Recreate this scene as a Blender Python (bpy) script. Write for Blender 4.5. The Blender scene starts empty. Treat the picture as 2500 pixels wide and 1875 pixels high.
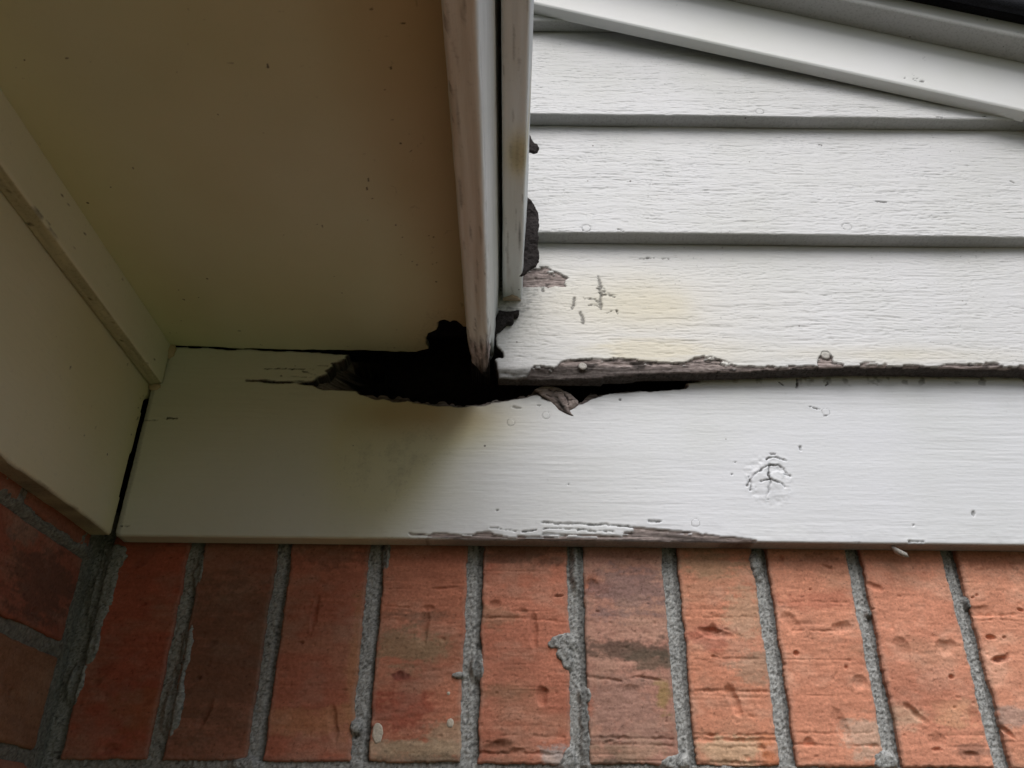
import bpy, math, numpy as np
from mathutils import Matrix, Vector

# ------------------------------------------------------------------ camera, sky, sun
scene = bpy.context.scene
COL = scene.collection
PITCH, YAW, ROLL, FPX = math.radians(29.163), math.radians(0.1151), math.radians(0.5666), 2036.53
fwd = np.array([math.sin(YAW)*math.cos(PITCH), math.cos(YAW)*math.cos(PITCH), math.sin(PITCH)])
r_ = np.array([math.cos(YAW), -math.sin(YAW), 0.0]); u_ = np.cross(r_, fwd)
rgt = r_*math.cos(ROLL) + u_*math.sin(ROLL)
upv = -r_*math.sin(ROLL) + u_*math.cos(ROLL)
cam_data = bpy.data.cameras.new("camera"); cam = bpy.data.objects.new("camera", cam_data); COL.objects.link(cam)
cam.matrix_world = Matrix(((rgt[0], upv[0], -fwd[0], 0), (rgt[1], upv[1], -fwd[1], 0), (rgt[2], upv[2], -fwd[2], 0), (0, 0, 0, 1)))
cam_data.sensor_width = 36.0
cam_data.lens = 36.0*FPX/2500.0
cam_data.clip_start = 0.01; cam_data.clip_end = 2000
scene.camera = cam

SUN_DIR = np.array([0.11, -0.82, 1.0]); SUN_DIR /= np.linalg.norm(SUN_DIR)      # towards the light
world = bpy.data.worlds.new("World"); scene.world = world; world.use_nodes = True
nt = world.node_tree; nt.nodes.clear()
wo = nt.nodes.new('ShaderNodeOutputWorld'); bg = nt.nodes.new('ShaderNodeBackground'); sky = nt.nodes.new('ShaderNodeTexSky')
sky.sky_type = 'NISHITA'; sky.sun_disc = False
sky.sun_elevation = math.asin(SUN_DIR[2]); sky.sun_rotation = math.atan2(SUN_DIR[0], SUN_DIR[1])
sky.air_density = 1.0; sky.dust_density = 4.0; sky.ozone_density = 1.0
bg.inputs['Strength'].default_value = 0.05
nt.links.new(sky.outputs[0], bg.inputs[0]); nt.links.new(bg.outputs[0], wo.inputs[0])
sl = bpy.data.lights.new("sun", 'SUN'); sl.energy = 1.5; sl.angle = math.radians(48); sl.color = (0.985, 0.99, 1.0)
sun = bpy.data.objects.new("sun", sl); COL.objects.link(sun)
sun.rotation_euler = Vector(SUN_DIR).to_track_quat('Z', 'Y').to_euler(); sun.location = (3, -4, 5)
vs = scene.view_settings; vs.view_transform = 'Standard'; vs.look = 'None'; vs.exposure = 0.74; vs.gamma = 1; vs.use_curve_mapping = False
scene.cycles.max_bounces = 8; scene.cycles.diffuse_bounces = 5

# ------------------------------------------------------------------ maths helpers
def ray(px, py):
    return fwd + rgt*(px-1250)/FPX - upv*(py-937.5)/FPX
def hit(px, py, P0, N):
    d = ray(px, py); return d*(np.dot(P0, N)/np.dot(d, N))

def vnoise(x, y, seed=0):
    rs = np.random.RandomState(seed); T = rs.rand(256, 256).astype(np.float32)
    xi = np.floor(x).astype(np.int64); yi = np.floor(y).astype(np.int64)
    fx = x-xi; fy = y-yi
    fx = fx*fx*fx*(fx*(fx*6-15)+10); fy = fy*fy*fy*(fy*(fy*6-15)+10)
    x0 = xi & 255; x1 = (xi+1) & 255; y0 = yi & 255; y1 = (yi+1) & 255
    return (T[x0, y0]*(1-fx)+T[x1, y0]*fx)*(1-fy) + (T[x0, y1]*(1-fx)+T[x1, y1]*fx)*fy
def fbm(x, y, o=4, seed=0, g=0.5):
    a = 1.0; s = 0.0; t = 0.0
    for i in range(o):
        s = s + a*(vnoise(x*2**i+13.7*i, y*2**i+7.1*i, seed+i)-0.5); t += a; a *= g
    return s/t*2            # about -1..1
def sstep(a, b, x):
    t = np.clip((x-a)/(b-a), 0, 1); return t*t*(3-2*t)
def seg_dist(X, Y, a, b):
    dx, dy = b[0]-a[0], b[1]-a[1]; L = dx*dx+dy*dy+1e-18
    t = np.clip(((X-a[0])*dx+(Y-a[1])*dy)/L, 0, 1)
    return np.hypot(X-a[0]-t*dx, Y-a[1]-t*dy), t
def line_dist(X, Y, pts):
    """distance to an open polyline (broken up a little, as cracks are) and how far along it (0..1)"""
    X0, Y0 = X, Y
    D = np.full(X.shape, 1e9); T = np.zeros(X.shape); n = len(pts)-1
    x0 = min(p[0] for p in pts)-.012; x1 = max(p[0] for p in pts)+.012
    y0 = min(p[1] for p in pts)-.012; y1 = max(p[1] for p in pts)+.012
    m = (X > x0) & (X < x1) & (Y > y0) & (Y < y1)
    if not m.any(): return D, T
    xs, ys = X[m], Y[m]; xs = xs+.0011*fbm(xs*210, ys*210, 3, 61, .6); ys = ys+.0009*fbm(xs*230+9, ys*230, 3, 62, .6); d0 = np.full(xs.shape, 1e9); t0 = np.zeros(xs.shape)
    for i in range(n):
        d, t = seg_dist(xs, ys, pts[i], pts[i+1]); k = d < d0
        d0 = np.where(k, d, d0); t0 = np.where(k, (i+t)/n, t0)
    D[m] = np.maximum(0, d0*.78+.0004*fbm(xs*320, ys*320, 2, 63)*(d0 < .003)+.0005*(vnoise(xs*120, ys*120, 64) > .8)); T[m] = t0
    return D, T
def poly_sdf(X, Y, pts):
    """signed distance to a closed polygon, negative inside"""
    D = np.full(X.shape, 1e9); inside = np.zeros(X.shape, bool); n = len(pts)
    for i in range(n):
        a, b = pts[i], pts[(i+1) % n]
        D = np.minimum(D, seg_dist(X, Y, a, b)[0])
        if a[1] != b[1]:
            c = ((a[1] > Y) != (b[1] > Y)) & (X < (b[0]-a[0])*(Y-a[1])/(b[1]-a[1])+a[0])
            inside ^= c
    return np.where(inside, -D, D)
def box_sdf(X, Y, x0, x1, y0, y1):
    return np.maximum(np.maximum(x0-X, X-x1), np.maximum(y0-Y, Y-y1))

# ------------------------------------------------------------------ object helpers
def props(o, label=None, cat=None, group=None, kind=None):
    if label: o['label'] = label
    if cat: o['category'] = cat
    if group: o['group'] = group
    if kind: o['kind'] = kind
    return o
def thing(name, loc, label, cat, group=None):
    o = bpy.data.objects.new(name, None); o.empty_display_size = 0.05; o.location = loc; COL.objects.link(o)
    return props(o, label, cat, group)
def link_mesh(name, me, parent=None, loc=(0, 0, 0)):
    o = bpy.data.objects.new(name, me); COL.objects.link(o)
    loc = np.array(loc, float)
    if parent is not None:
        o.parent = parent; loc = loc-np.array(parent['_base'] if '_base' in parent else parent.location, float)
    o.location = loc
    return o
def raw_mesh(name, V, Q, smooth=None, mat=None, attrs=None):
    """V (n,3); Q (m,4) quads; attrs {name:(n,4)}"""
    me = bpy.data.meshes.new(name)
    n, m = len(V), len(Q)
    me.vertices.add(n); me.vertices.foreach_set('co', np.asarray(V, np.float32).ravel())
    me.loops.add(m*4); me.loops.foreach_set('vertex_index', np.asarray(Q, np.int32).ravel())
    me.polygons.add(m); me.polygons.foreach_set('loop_start', np.arange(0, m*4, 4, dtype=np.int32))
    if smooth is not None: me.polygons.foreach_set('use_smooth', np.asarray(smooth, bool))
    for k, a in (attrs or {}).items():
        at = me.color_attributes.new(k, 'FLOAT_COLOR', 'POINT'); at.data.foreach_set('color', np.asarray(a, np.float32).ravel())
    me.update(calc_edges=True)
    if mat: me.materials.append(mat)
    return me

def relief(name, P0, U, V, N, u0, u1, v0, v1, res, mat, parent=None, sdf=None, disp=None, attrs=None,
           thick=0.015, rnd=0.0015, back=True, place=None):
    """A board: front face as a fine height field (with holes and ragged outline from sdf), sides and back.
    sdf(X,Y) < 0 where wood stands; disp(X,Y,S) metres outwards; attrs(X,Y,S)->{name:(..4)}"""
    P0, U, V, N = [np.array(a, float) for a in (P0, U, V, N)]
    ru, rv = (res if isinstance(res, tuple) else (res, res))
    nu = max(2, int(round((u1-u0)/ru))+1); nv = max(2, int(round((v1-v0)/rv))+1)
    X, Y = np.meshgrid(np.linspace(u0, u1, nu), np.linspace(v0, v1, nv), indexing='ij')
    S = box_sdf(X, Y, u0, u1, v0, v1)
    idx = np.arange(nu*nv).reshape(nu, nv)
    if sdf is not None:
        F = sdf(X, Y)
        c = (F[:-1, :-1]+F[1:, :-1]+F[1:, 1:]+F[:-1, 1:])/4 < 0
        used = np.zeros((nu, nv), int)
        used[:-1, :-1] += c; used[1:, :-1] += c; used[1:, 1:] += c; used[:-1, 1:] += c
        tot = np.zeros((nu, nv), int); one = np.ones_like(c, int)
        tot[:-1, :-1] += one; tot[1:, :-1] += one; tot[1:, 1:] += one; tot[:-1, 1:] += one
        bnd = (used > 0) & (used < tot)
        gx, gy = np.gradient(F, X[1, 0]-X[0, 0], Y[0, 1]-Y[0, 0]); g2 = gx*gx+gy*gy+1e-6
        lim = 0.8*min(ru, rv)
        sx = np.clip(-F*gx/g2, -lim, lim); sy = np.clip(-F*gy/g2, -lim, lim)
        X = np.where(bnd, np.clip(X+sx, u0, u1), X); Y = np.where(bnd, np.clip(Y+sy, v0, v1), Y)
        S = np.maximum(S, np.where(bnd, 0, F))
    else:
        c = np.ones((nu-1, nv-1), bool)
    H = disp(X, Y, S) if disp else np.zeros_like(X)
    if rnd > 0:
        t = np.clip(1+S/rnd, 0, 1); H = H-rnd*(1-np.sqrt(np.clip(1-t*t, 0, 1)))
    A = attrs(X, Y, S) if attrs else {}
    P = (X[..., None]*U+Y[..., None]*V+H[..., None]*N).reshape(-1, 3)
    i0, i1, i2, i3 = idx[:-1, :-1][c], idx[1:, :-1][c], idx[1:, 1:][c], idx[:-1, 1:][c]
    Q = np.stack([i0, i1, i2, i3], 1)
    # boundary edges
    cp = np.pad(c, 1)
    E = []
    m = c & ~cp[1:-1, :-2]; E.append(np.stack([idx[:-1, :-1][m], idx[1:, :-1][m]], 1))
    m = c & ~cp[2:, 1:-1]; E.append(np.stack([idx[1:, :-1][m], idx[1:, 1:][m]], 1))
    m = c & ~cp[1:-1, 2:]; E.append(np.stack([idx[1:, 1:][m], idx[:-1, 1:][m]], 1))
    m = c & ~cp[:-2, 1:-1]; E.append(np.stack([idx[:-1, 1:][m], idx[:-1, :-1][m]], 1))
    E = np.concatenate(E)
    b = np.unique(E); remap = -np.ones(nu*nv, int); remap[b] = np.arange(len(b))
    Xb = X.ravel()[b]; Yb = Y.ravel()[b]
    top = P[b]; n0 = len(P); nb = len(b)
    jit = 0.0006*(vnoise(Xb*900, Yb*900, 5)-.5)
    mid = top - N*(thick*0.5) + (U*jit[:, None]+V*jit[:, None])
    bot = (Xb[:, None]*U+Yb[:, None]*V) - N*thick
    V2 = np.concatenate([P, top, mid, bot])
    a0 = remap[E[:, 0]]; a1 = remap[E[:, 1]]
    q1 = np.stack([n0+a1, n0+a0, n0+nb+a0, n0+nb+a1], 1)
    q2 = np.stack([n0+nb+a1, n0+nb+a0, n0+2*nb+a0, n0+2*nb+a1], 1)
    Q2 = [Q, q1, q2]; nf = len(Q)
    src = np.concatenate([np.arange(n0), b, b, b])
    if back and sdf is None:
        cs = np.array([[u0, v0], [u1, v0], [u1, v1], [u0, v1]])
        V2 = np.concatenate([V2, cs[:, :1]*U+cs[:, 1:]*V-N*thick]); k = len(V2)-4
        Q2.append(np.array([[k, k+3, k+2, k+1]])); src = np.concatenate([src, [b[0]]*4])
    Qa = np.concatenate(Q2); sm = np.zeros(len(Qa), bool); sm[:nf+len(q1)+len(q2)] = True
    used_v, inv = np.unique(Qa, return_inverse=True); Qa = inv.reshape(Qa.shape)
    V2 = V2[used_v]; src = src[used_v]
    at = {}
    for k, a in A.items():
        a = np.asarray(a, np.float32).reshape(-1, 4)[src]
        at[k] = a
    loc = P0 if place is None else np.array(place, float)
    me = raw_mesh(name, V2+(P0-loc), Qa, sm, mat, at)
    return link_mesh(name, me, parent, loc)

def rgba(shape, r=0., g=0., b=0., a=0.):
    o = np.zeros(shape+(4,), np.float32); o[..., 0] = r; o[..., 1] = g; o[..., 2] = b; o[..., 3] = a
    return o

# ------------------------------------------------------------------ materials
class NB:
    def __init__(s, name):
        s.m = bpy.data.materials.new(name); s.m.use_nodes = True; s.t = s.m.node_tree; s.t.nodes.clear()
        s.out = s.n('ShaderNodeOutputMaterial'); s.p = s.n('ShaderNodeBsdfPrincipled'); s.l(s.p.outputs[0], s.out.inputs[0])
        s.geo = s.n('ShaderNodeNewGeometry')
    def n(s, k, **kw):
        x = s.t.nodes.new(k)
        for a, b in kw.items(): setattr(x, a, b)
        return x
    def l(s, a, b): s.t.links.new(a, b)
    def mapping(s, sc):
        m = s.n('ShaderNodeMapping'); m.inputs['Scale'].default_value = sc; s.l(s.geo.outputs['Position'], m.inputs[0]); return m.outputs[0]
    def noise(s, sc, scale=1.0, detail=4, rough=.55):
        x = s.n('ShaderNodeTexNoise'); x.inputs['Scale'].default_value = scale; x.inputs['Detail'].default_value = detail
        x.inputs['Roughness'].default_value = rough; s.l(s.mapping(sc), x.inputs['Vector']); return x.outputs[0]
    def ramp(s, src, a, b, ca=0., cb=1.):
        x = s.n('ShaderNodeMapRange'); x.inputs[1].default_value = a; x.inputs[2].default_value = b
        x.inputs[3].default_value = ca; x.inputs[4].default_value = cb; s.l(src, x.inputs[0]); return x.outputs[0]
    def mul(s, a, b):
        x = s.n('ShaderNodeMath', operation='MULTIPLY')
        for i, v in enumerate((a, b)):
            if isinstance(v, (int, float)): x.inputs[i].default_value = v
            else: s.l(v, x.inputs[i])
        return x.outputs[0]
    def add(s, a, b):
        x = s.n('ShaderNodeMath', operation='ADD'); x.use_clamp = True
        for i, v in enumerate((a, b)):
            if isinstance(v, (int, float)): x.inputs[i].default_value = v
            else: s.l(v, x.inputs[i])
        return x.outputs[0]
    def mix(s, f, a, b, mode='MIX'):
        x = s.n('ShaderNodeMix', data_type='RGBA'); x.blend_type = mode
        if isinstance(f, (int, float)): x.inputs[0].default_value = f
        else: s.l(f, x.inputs[0])
        for i, v in ((6, a), (7, b)):
            if isinstance(v, tuple): x.inputs[i].default_value = v+(1,) if len(v) == 3 else v
            else: s.l(v, x.inputs[i])
        return x.outputs[2]
    def attr(s, nm):
        a = s.n('ShaderNodeAttribute', attribute_name=nm); return a
    def bump(s, h, dist, strength=1.0):
        b = s.n('ShaderNodeBump'); b.inputs['Strength'].default_value = strength; b.inputs['Distance'].default_value = dist
        s.l(h, b.inputs['Height']); s.l(b.outputs[0], s.p.inputs['Normal']); return b

def paint(name, base, grain, rough=0.5, bumpd=0.00025, speck=0.35, ycol=(.97, .90, .55)):
    """old gloss paint over wood. attribute m: r = bare wood, g = black grime and painted shade, b = yellow stain and olive shade tint, a = rusty brown stain"""
    k = NB(name); at = k.attr('m'); sp = k.n('ShaderNodeSeparateColor'); k.l(at.outputs['Color'], sp.inputs[0])
    big = k.noise((9, 9, 9), 1, 3); fine = k.noise((260, 260, 260), 1, 3); g = k.noise(grain, 1, 4, .6)
    c = k.mix(k.ramp(big, .35, .7), base, tuple(x*y for x, y in zip(base, (.93, .935, .90))))
    c = k.mix(k.mul(sp.outputs[2], .85), c, k.mix(1., c, ycol, 'MULTIPLY'))
    c = k.mix(k.mul(at.outputs['Alpha'], .9), c, k.mix(1., c, (.72, .52, .36), 'MULTIPLY'))
    c = k.mix(k.mul(k.ramp(fine, .62, .82), speck), c, tuple(x*.6 for x in base))
    # tiny fly specks
    v = k.n('ShaderNodeTexVoronoi'); v.inputs['Scale'].default_value = 1; k.l(k.mapping((48, 48, 48)), v.inputs['Vector'])
    vs_ = k.ramp(v.outputs['Distance'], .035, .06, 1, 0)
    sel = k.ramp(k.noise((30, 30, 30), 1, 1), .56, .6)
    c = k.mix(k.mul(k.mul(vs_, sel), .85), c, (.05, .04, .03))
    wood = k.mix(k.ramp(g, .3, .7), (.10, .070, .064), (.60, .52, .49))
    wood = k.mix(k.ramp(fine, .35, .75), wood, (.26, .21, .20))
    c = k.mix(sp.outputs[0], c, wood)
    gg = k.ramp(k.add(sp.outputs[1], k.mul(k.add(k.noise((420, 420, 420), 1, 2), -.5), .5)), .1, .9)
    gg = k.mul(gg, k.ramp(sp.outputs[1], 0., .08))
    c = k.mix(gg, c, (.012, .010, .008))
    k.l(c, k.p.inputs['Base Color'])
    k.l(k.ramp(sp.outputs[0], 0, 1, rough, .9), k.p.inputs['Roughness'])
    k.p.inputs['Specular IOR Level'].default_value = .35
    h = k.mix(.35, g, fine)
    k.bump(h, bumpd)
    return k.m

def clay(name, rough=.92, sc=520, bumpd=.0004):
    k = NB(name); at = k.attr('c')
    f = k.noise((sc, sc, sc), 1, 4, .65); h2 = k.noise((900, 250, 1800), 1, 2)
    c = k.mix(k.ramp(f, .3, .75), k.mix(1., at.outputs['Color'], (.78, .76, .74), 'MULTIPLY'), k.mix(1., at.outputs['Color'], (1.16, 1.16, 1.16), 'MULTIPLY'))
    k.l(c, k.p.inputs['Base Color']); k.p.inputs['Roughness'].default_value = rough; k.p.inputs['Specular IOR Level'].default_value = .2
    k.bump(k.mix(.4, f, h2), bumpd)
    return k.m
def plain(name, col, rough=.9, var=.4, sc=200, bumpd=.0006):
    k = NB(name); f = k.noise((sc, sc, sc), 1, 4, .65)
    k.l(k.mix(k.ramp(f, .3, .72), tuple(x*(1-var) for x in col), tuple(min(1, x*(1+var)) for x in col)), k.p.inputs['Base Color'])
    k.p.inputs['Roughness'].default_value = rough; k.p.inputs['Specular IOR Level'].default_value = .2
    k.bump(f, bumpd); return k.m

M_frieze = paint('painted_smooth_board', (.715, .735, .775), (60, 60, 900), .42, .00022)
M_lap = paint('painted_rough_siding', (.635, .640, .650), (70, 200, 900), .5, .0005, .35, (1.0, .92, .72))
M_side = paint('painted_side_board', (.76, .77, .71), (200, 30, 500), .45, .0002)
M_soffit = paint('painted_soffit', (.71, .76, .64), (60, 60, 60), .6, .0001, .15)
M_trim = paint('painted_eave_trim', (.70, .74, .77), (500, 25, 500), .5, .0003)
M_rake = paint('painted_rake_board', (.76, .775, .80), (40, 200, 500), .4, .00012, .1)
M_brick = clay('clay_brick'); M_mortar = clay('sandy_mortar', .95, 1100, .0007)
M_void = plain('rotten_dark_wood', (.014, .010, .008), .95, .5, 160, .002)
M_felt = plain('tar_felt', (.035, .030, .030), .95, .5, 500, .001)
M_shingle = plain('dark_shingle', (.018, .019, .024), .95, .5, 600, .0015)
M_nail = plain('painted_nail', (.42, .40, .37), .6, .3, 900, .0003)
M_grass = plain('lawn', (.085, .090, .042), 1., .6, 6, .03)

# ------------------------------------------------------------------ geometry constants (metres, camera height = 0)
GZ = -1.75
Y_BRICK, Y_FRZ, Y_LAP, Y_RAKE, Y_RAKE2 = .668, .650, .6326, .620, .590
X_LBRICK, X_LBOARD, X_TRIM = -.337, -.3208, -.3090
Z_FRZ0, Z_SOF = .2186, .396
FY = np.array([0, -1, 0.])

# ================================================================== GROUND
me = bpy.data.meshes.new('ground'); s_ = 400
me.from_pydata([(-s_, -s_, GZ), (s_, -s_, GZ), (s_, s_, GZ), (-s_, s_, GZ)], [], [(0, 1, 2, 3)]); me.materials.append(M_grass)
props(link_mesh('ground', me), kind='structure')

def boxmesh(name, x0, x1, y0, y1, z0, z1, mat, o=(0, 0, 0)):
    V = np.array([(x, y, z) for x in (x0, x1) for y in (y0, y1) for z in (z0, z1)], float)-np.array(o)
    Q = [(0, 1, 3, 2), (4, 6, 7, 5), (0, 4, 5, 1), (2, 3, 7, 6), (0, 2, 6, 4), (1, 5, 7, 3)]
    return raw_mesh(name, V, Q, None, mat)

# sheathing of the house behind the boards (the dark seen in the rot holes)
pg = [(-.60, GZ), (1.10, GZ), (1.10, .55), (.10, .87), (-.60, 1.09)]
me = bpy.data.meshes.new('wall_sheathing'); n_ = len(pg)
me.from_pydata([(x, .705, z) for x, z in pg]+[(x, .72, z) for x, z in pg], [], [tuple(range(n_)), tuple(range(2*n_-1, n_-1, -1))]+[(i, i+n_, (i+1) % n_+n_, (i+1) % n_) for i in range(n_)])
me.materials.append(M_void); props(link_mesh('wall_sheathing', me), kind='structure')
o = link_mesh('side_wall_sheathing', boxmesh('side_wall_sheathing', -.395, -.380, -1.6, .70, GZ, .50, M_void)); props(o, kind='structure')

# ================================================================== BRICK
def brick_cols(base, X, Y, seed, patches=(), dents=()):
    """albedo map of one brick; patches: (cx,cy,rx,ry,col,strength)"""
    C = np.ones(X.shape+(3,))*np.array(base)*1.22
    n1 = fbm(X*22+seed, Y*30, 4, seed); n2 = fbm(X*26, Y*330+seed, 4, seed+9, .65); n3 = fbm(X*300, Y*300, 3, seed+21, .7)
    C = C*(1+.20*n1[..., None]*np.array([.8, 1.1, 1.2]))*(1+.16*n2[..., None])
    w = sstep(.12, .6, fbm(X*18+5+seed, Y*36, 4, seed+31)+.25*n2)[..., None]
    C = C*(1-.28*w)+np.array([.33, .22, .14])*.28*w
    w = sstep(.30, .75, fbm(X*30+9, Y*26+seed, 4, seed+41)+.35*n3)[..., None]
    C = C*(1-.25*w)+np.array([.16, .08, .055])*.25*w
    for cx, cy, rx, ry, col, st in patches:
        d = np.hypot((X-cx)/rx, (Y-cy)/ry)+.75*fbm(X*55, Y*150, 4, seed+51, .6)+.45*n3+.3*n2
        w = (sstep(1.2, .45, d)*st)[..., None]
        C = C*(1-w)+np.array(col)*w
    C = C*(1+.16*n3[..., None])
    pit = sstep(.60, .75, fbm(X*480, Y*640, 2, seed+61))[..., None]
    C = C*(1-.38*pit)
    for cx, cy, rx, ry, ang, dep in dents:
        ca, sa = math.cos(ang), math.sin(ang); dx = X-cx; dy = Y-cy
        q = np.hypot((dx*ca+dy*sa)/rx, (-dx*sa+dy*ca)/ry)+.35*fbm(X*160, Y*160, 2, seed+8)
        C = C*(1-.14*sstep(1.05, .5, q)[..., None]*sstep(-.6, .5, dy/(ry+rx)*2)[..., None])  # shaded upper side of each dent painted into the brick colour
    w = (.30*sstep(-.1, .6, fbm(X*40+3, Y*60+seed, 4, seed+71, .6)))[..., None]
    C = C*(1-w)+np.array([.45, .29, .21])*w*C.mean(-1, keepdims=True)/.22
    C = C*.9+.1*C.mean(-1, keepdims=True)
    return np.clip(C, .01, .8)
def brick_h(X, Y, S, seed, dents, scratches, rowlines=1.0, amp=1.0):
    H = .0009*fbm(X*24, Y*24, 3, seed)+amp*.00045*fbm(X*110, Y*360, 4, seed+3, .6)+amp*.0002*fbm(X*500, Y*700, 2, seed+4)
    ln = fbm(X*9+seed, Y*520, 3, seed+5); H -= rowlines*.0010*sstep(.35, .8, ln)*sstep(-.3, .4, fbm(X*12, Y*16, 2, seed+6))
    pits = fbm(X*260, Y*260, 2, seed+7); H -= .0008*sstep(.66, .85, pits)
    for cx, cy, rx, ry, ang, dep in dents:
        ca, sa = math.cos(ang), math.sin(ang); dx = X-cx; dy = Y-cy
        wob = .22*fbm(X*160, Y*160, 2, seed+8)
        q = np.hypot((dx*ca+dy*sa)/rx, (-dx*sa+dy*ca)/ry)+wob*1.6
        H -= dep*1.15*np.clip(1-q*q*.85, 0, 1); H += dep*.06*sstep(.45, 0, np.abs(q-1.15))
    for pts, w, dep in scratches:
        d, t = line_dist(X, Y, pts); H -= .6*dep*sstep(w*1.5, 0, d+.0006*fbm(X*300, Y*300, 2, seed))*(.5+sstep(-.4, .4, fbm(X*60, Y*60, 2, seed+2)))
    return H

def px_front(px, py, y=Y_BRICK):
    h = hit(px, py, np.array([0, y, 0]), FY); return h[0], h[2]
wall = thing('brick_wall', (.2, Y_BRICK, GZ), 'red brick wall with a course of upright bricks under the white board', 'brick wall')
joints = [-.3335, -.2574, -.1847, -.1077, -.0275, .0540, .1329, .2077, .2853, .3646, .4430, .5200, .5975, .6750, .7525, .8300, .9075, .9850, 1.0625, 1.14]
Z0S, Z1S = .0548, .2450
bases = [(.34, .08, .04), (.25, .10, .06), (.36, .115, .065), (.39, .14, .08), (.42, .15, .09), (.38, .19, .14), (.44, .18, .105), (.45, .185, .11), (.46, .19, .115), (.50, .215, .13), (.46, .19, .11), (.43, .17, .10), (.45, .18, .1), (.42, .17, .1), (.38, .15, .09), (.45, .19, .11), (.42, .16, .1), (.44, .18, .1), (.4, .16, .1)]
TAN, SOOT, RED, GREY, PURP, PALE = (.42, .31, .20), (.06, .05, .04), (.40, .09, .05), (.25, .22, .19), (.24, .15, .14), (.62, .56, .46)
def P_(px, py): return px_front(px, py)
def c2(cx, cy): return P_(800+cx/2.458, 1275+cy/2.458)      # from the middle enlargement
def c3(cx, cy): return P_(1600+cx/2.458, 1275+cy/2.458)     # from the right enlargement
def c1(cx, cy): return P_(cx/2.765, 1275+cy/2.765)
def dn(f, cx, cy, rx, ry, ang, dep): x, z = f(cx, cy); return (x, z, rx, ry, ang, dep)
def pt(f, cx, cy, rx, ry, col, st): x, z = f(cx, cy); return (x, z, rx, ry, col, st)
DENTS = [
    dn(c1, 960, 555, .004, .002, .4, .0016), dn(c1, 730, 1530, .009, .003, .1, .0015), dn(c1, 990, 1210, .006, .003, .5, .0012), dn(c1, 930, 280, .008, .003, .3, .0012), dn(c1, 650, 1080, .004, .003, .4, .0012),
    dn(c1, 1440, 820, .006, .002, .4, .0012), dn(c1, 1380, 1300, .0035, .012, -.35, .002), dn(c1, 1340, 1050, .002, .0015, 0, .002), dn(c1, 2120, 620, .0028, .015, -.05, .0018), dn(c1, 2030, 815, .003, .0015, 0, .002),
    dn(c2, 30, 1190, .004, .015, .2, .0018), dn(c2, 100, 1005, .003, .001, 0, .0015), dn(c2, 570, 640, .0042, .016, -.1, .0020), dn(c2, 435, 915, .003, .003, 0, .0012), dn(c2, 600, 515, .006, .0025, 0, .0014), dn(c2, 700, 395, .012, .0015, .1, .001),
    dn(c2, 1000, 495, .0055, .0035, .4, .0018), dn(c2, 1235, 650, .0035, .016, .05, .0018), dn(c2, 1285, 1050, .0045, .0068, 0, .0026), dn(c2, 1385, 442, .005, .0010, .1, .002), dn(c2, 1040, 1340, .010, .0035, .15, .0018), dn(c2, 1130, 1370, .006, .002, 0, .0016), dn(c2, 1170, 540, .004, .003, 0, .0012),
    dn(c2, 1585, 375, .006, .0045, 0, .0015), dn(c2, 1620, 535, .002, .001, 0, .0015), dn(c2, 1690, 1315, .004, .0014, .2, .0016), dn(c2, 1940, 940, .012, .0012, -.15, .0016), dn(c2, 1820, 1010, .006, .006, 0, .0010),
    dn(c3, 345, 660, .0130, .0040, -.22, .0028), dn(c3, 340, 635, .0045, .0035, 0, .0018), dn(c3, 468, 1060, .0038, .0138, .30, .0028), dn(c3, 350, 805, .004, .0010, -.15, .002), dn(c3, 340, 1278, .004, .0018, 0, .0015), dn(c3, 635, 1355, .004, .0012, 0, .0015),
    dn(c3, 810, 600, .006, .0095, .2, .0015), dn(c3, 1110, 635, .0085, .0045, .15, .0022), dn(c3, 845, 785, .0022, .002, 0, .0028), dn(c3, 1225, 960, .0065, .005, .4, .0018), dn(c3, 1120, 1215, .0048, .014, .35, .0016), dn(c3, 915, 1320, .0042, .003, 0, .0022), dn(c3, 1035, 270, .0050, .002, -.4, .0016), dn(c3, 930, 403, .0015, .001, 0, .002), dn(c3, 755, 210, .0025, .0025, 0, .002), dn(c3, 1145, 870, .0014, .0014, 0, .002), dn(c3, 775, 850, .002, .002, 0, .0014),
    dn(c3, 1310, 385, .008, .003, -.35, .0020), dn(c3, 1740, 755, .0092, .0070, .3, .0026), dn(c3, 1560, 1150, .0115, .0035, -.75, .0026), dn(c3, 1480, 770, .0060, .010, -.1, .0017), dn(c3, 1775, 928, .0019, .0017, 0, .0026), dn(c3, 1690, 1310, .0060, .0058, .1, .0016), dn(c3, 1690, 1365, .0040, .0016, 0, .0026), dn(c3, 1300, 520, .0025, .0012, 0, .0024), dn(c3, 1412, 1213, .0016, .0016, 0, .0022), dn(c3, 1795, 1112, .0020, .0016, 0, .0014), dn(c3, 1890, 1390, .0065, .002, -.1, .0018), dn(c3, 1910, 1170, .004, .009, 0, .0012),
    dn(c3, 1950, 540, .0095, .0050, 0, .0016), dn(c3, 2070, 820, .0085, .0030, .15, .0032), dn(c3, 2010, 690, .0050, .0020, -.1, .0030), dn(c3, 2095, 690, .0018, .0016, 0, .0022), dn(c3, 1930, 437, .0014, .0012, 0, .0022), dn(c3, 1905, 450, .0014, .0012, 0, .0022), dn(c3, 2110, 1260, .0075, .0020, -.8, .0026), dn(c3, 2195, 527, .003, .0012, -.4, .0022), dn(c3, 1995, 980, .0024, .0030, -.6, .0020)]
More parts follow.
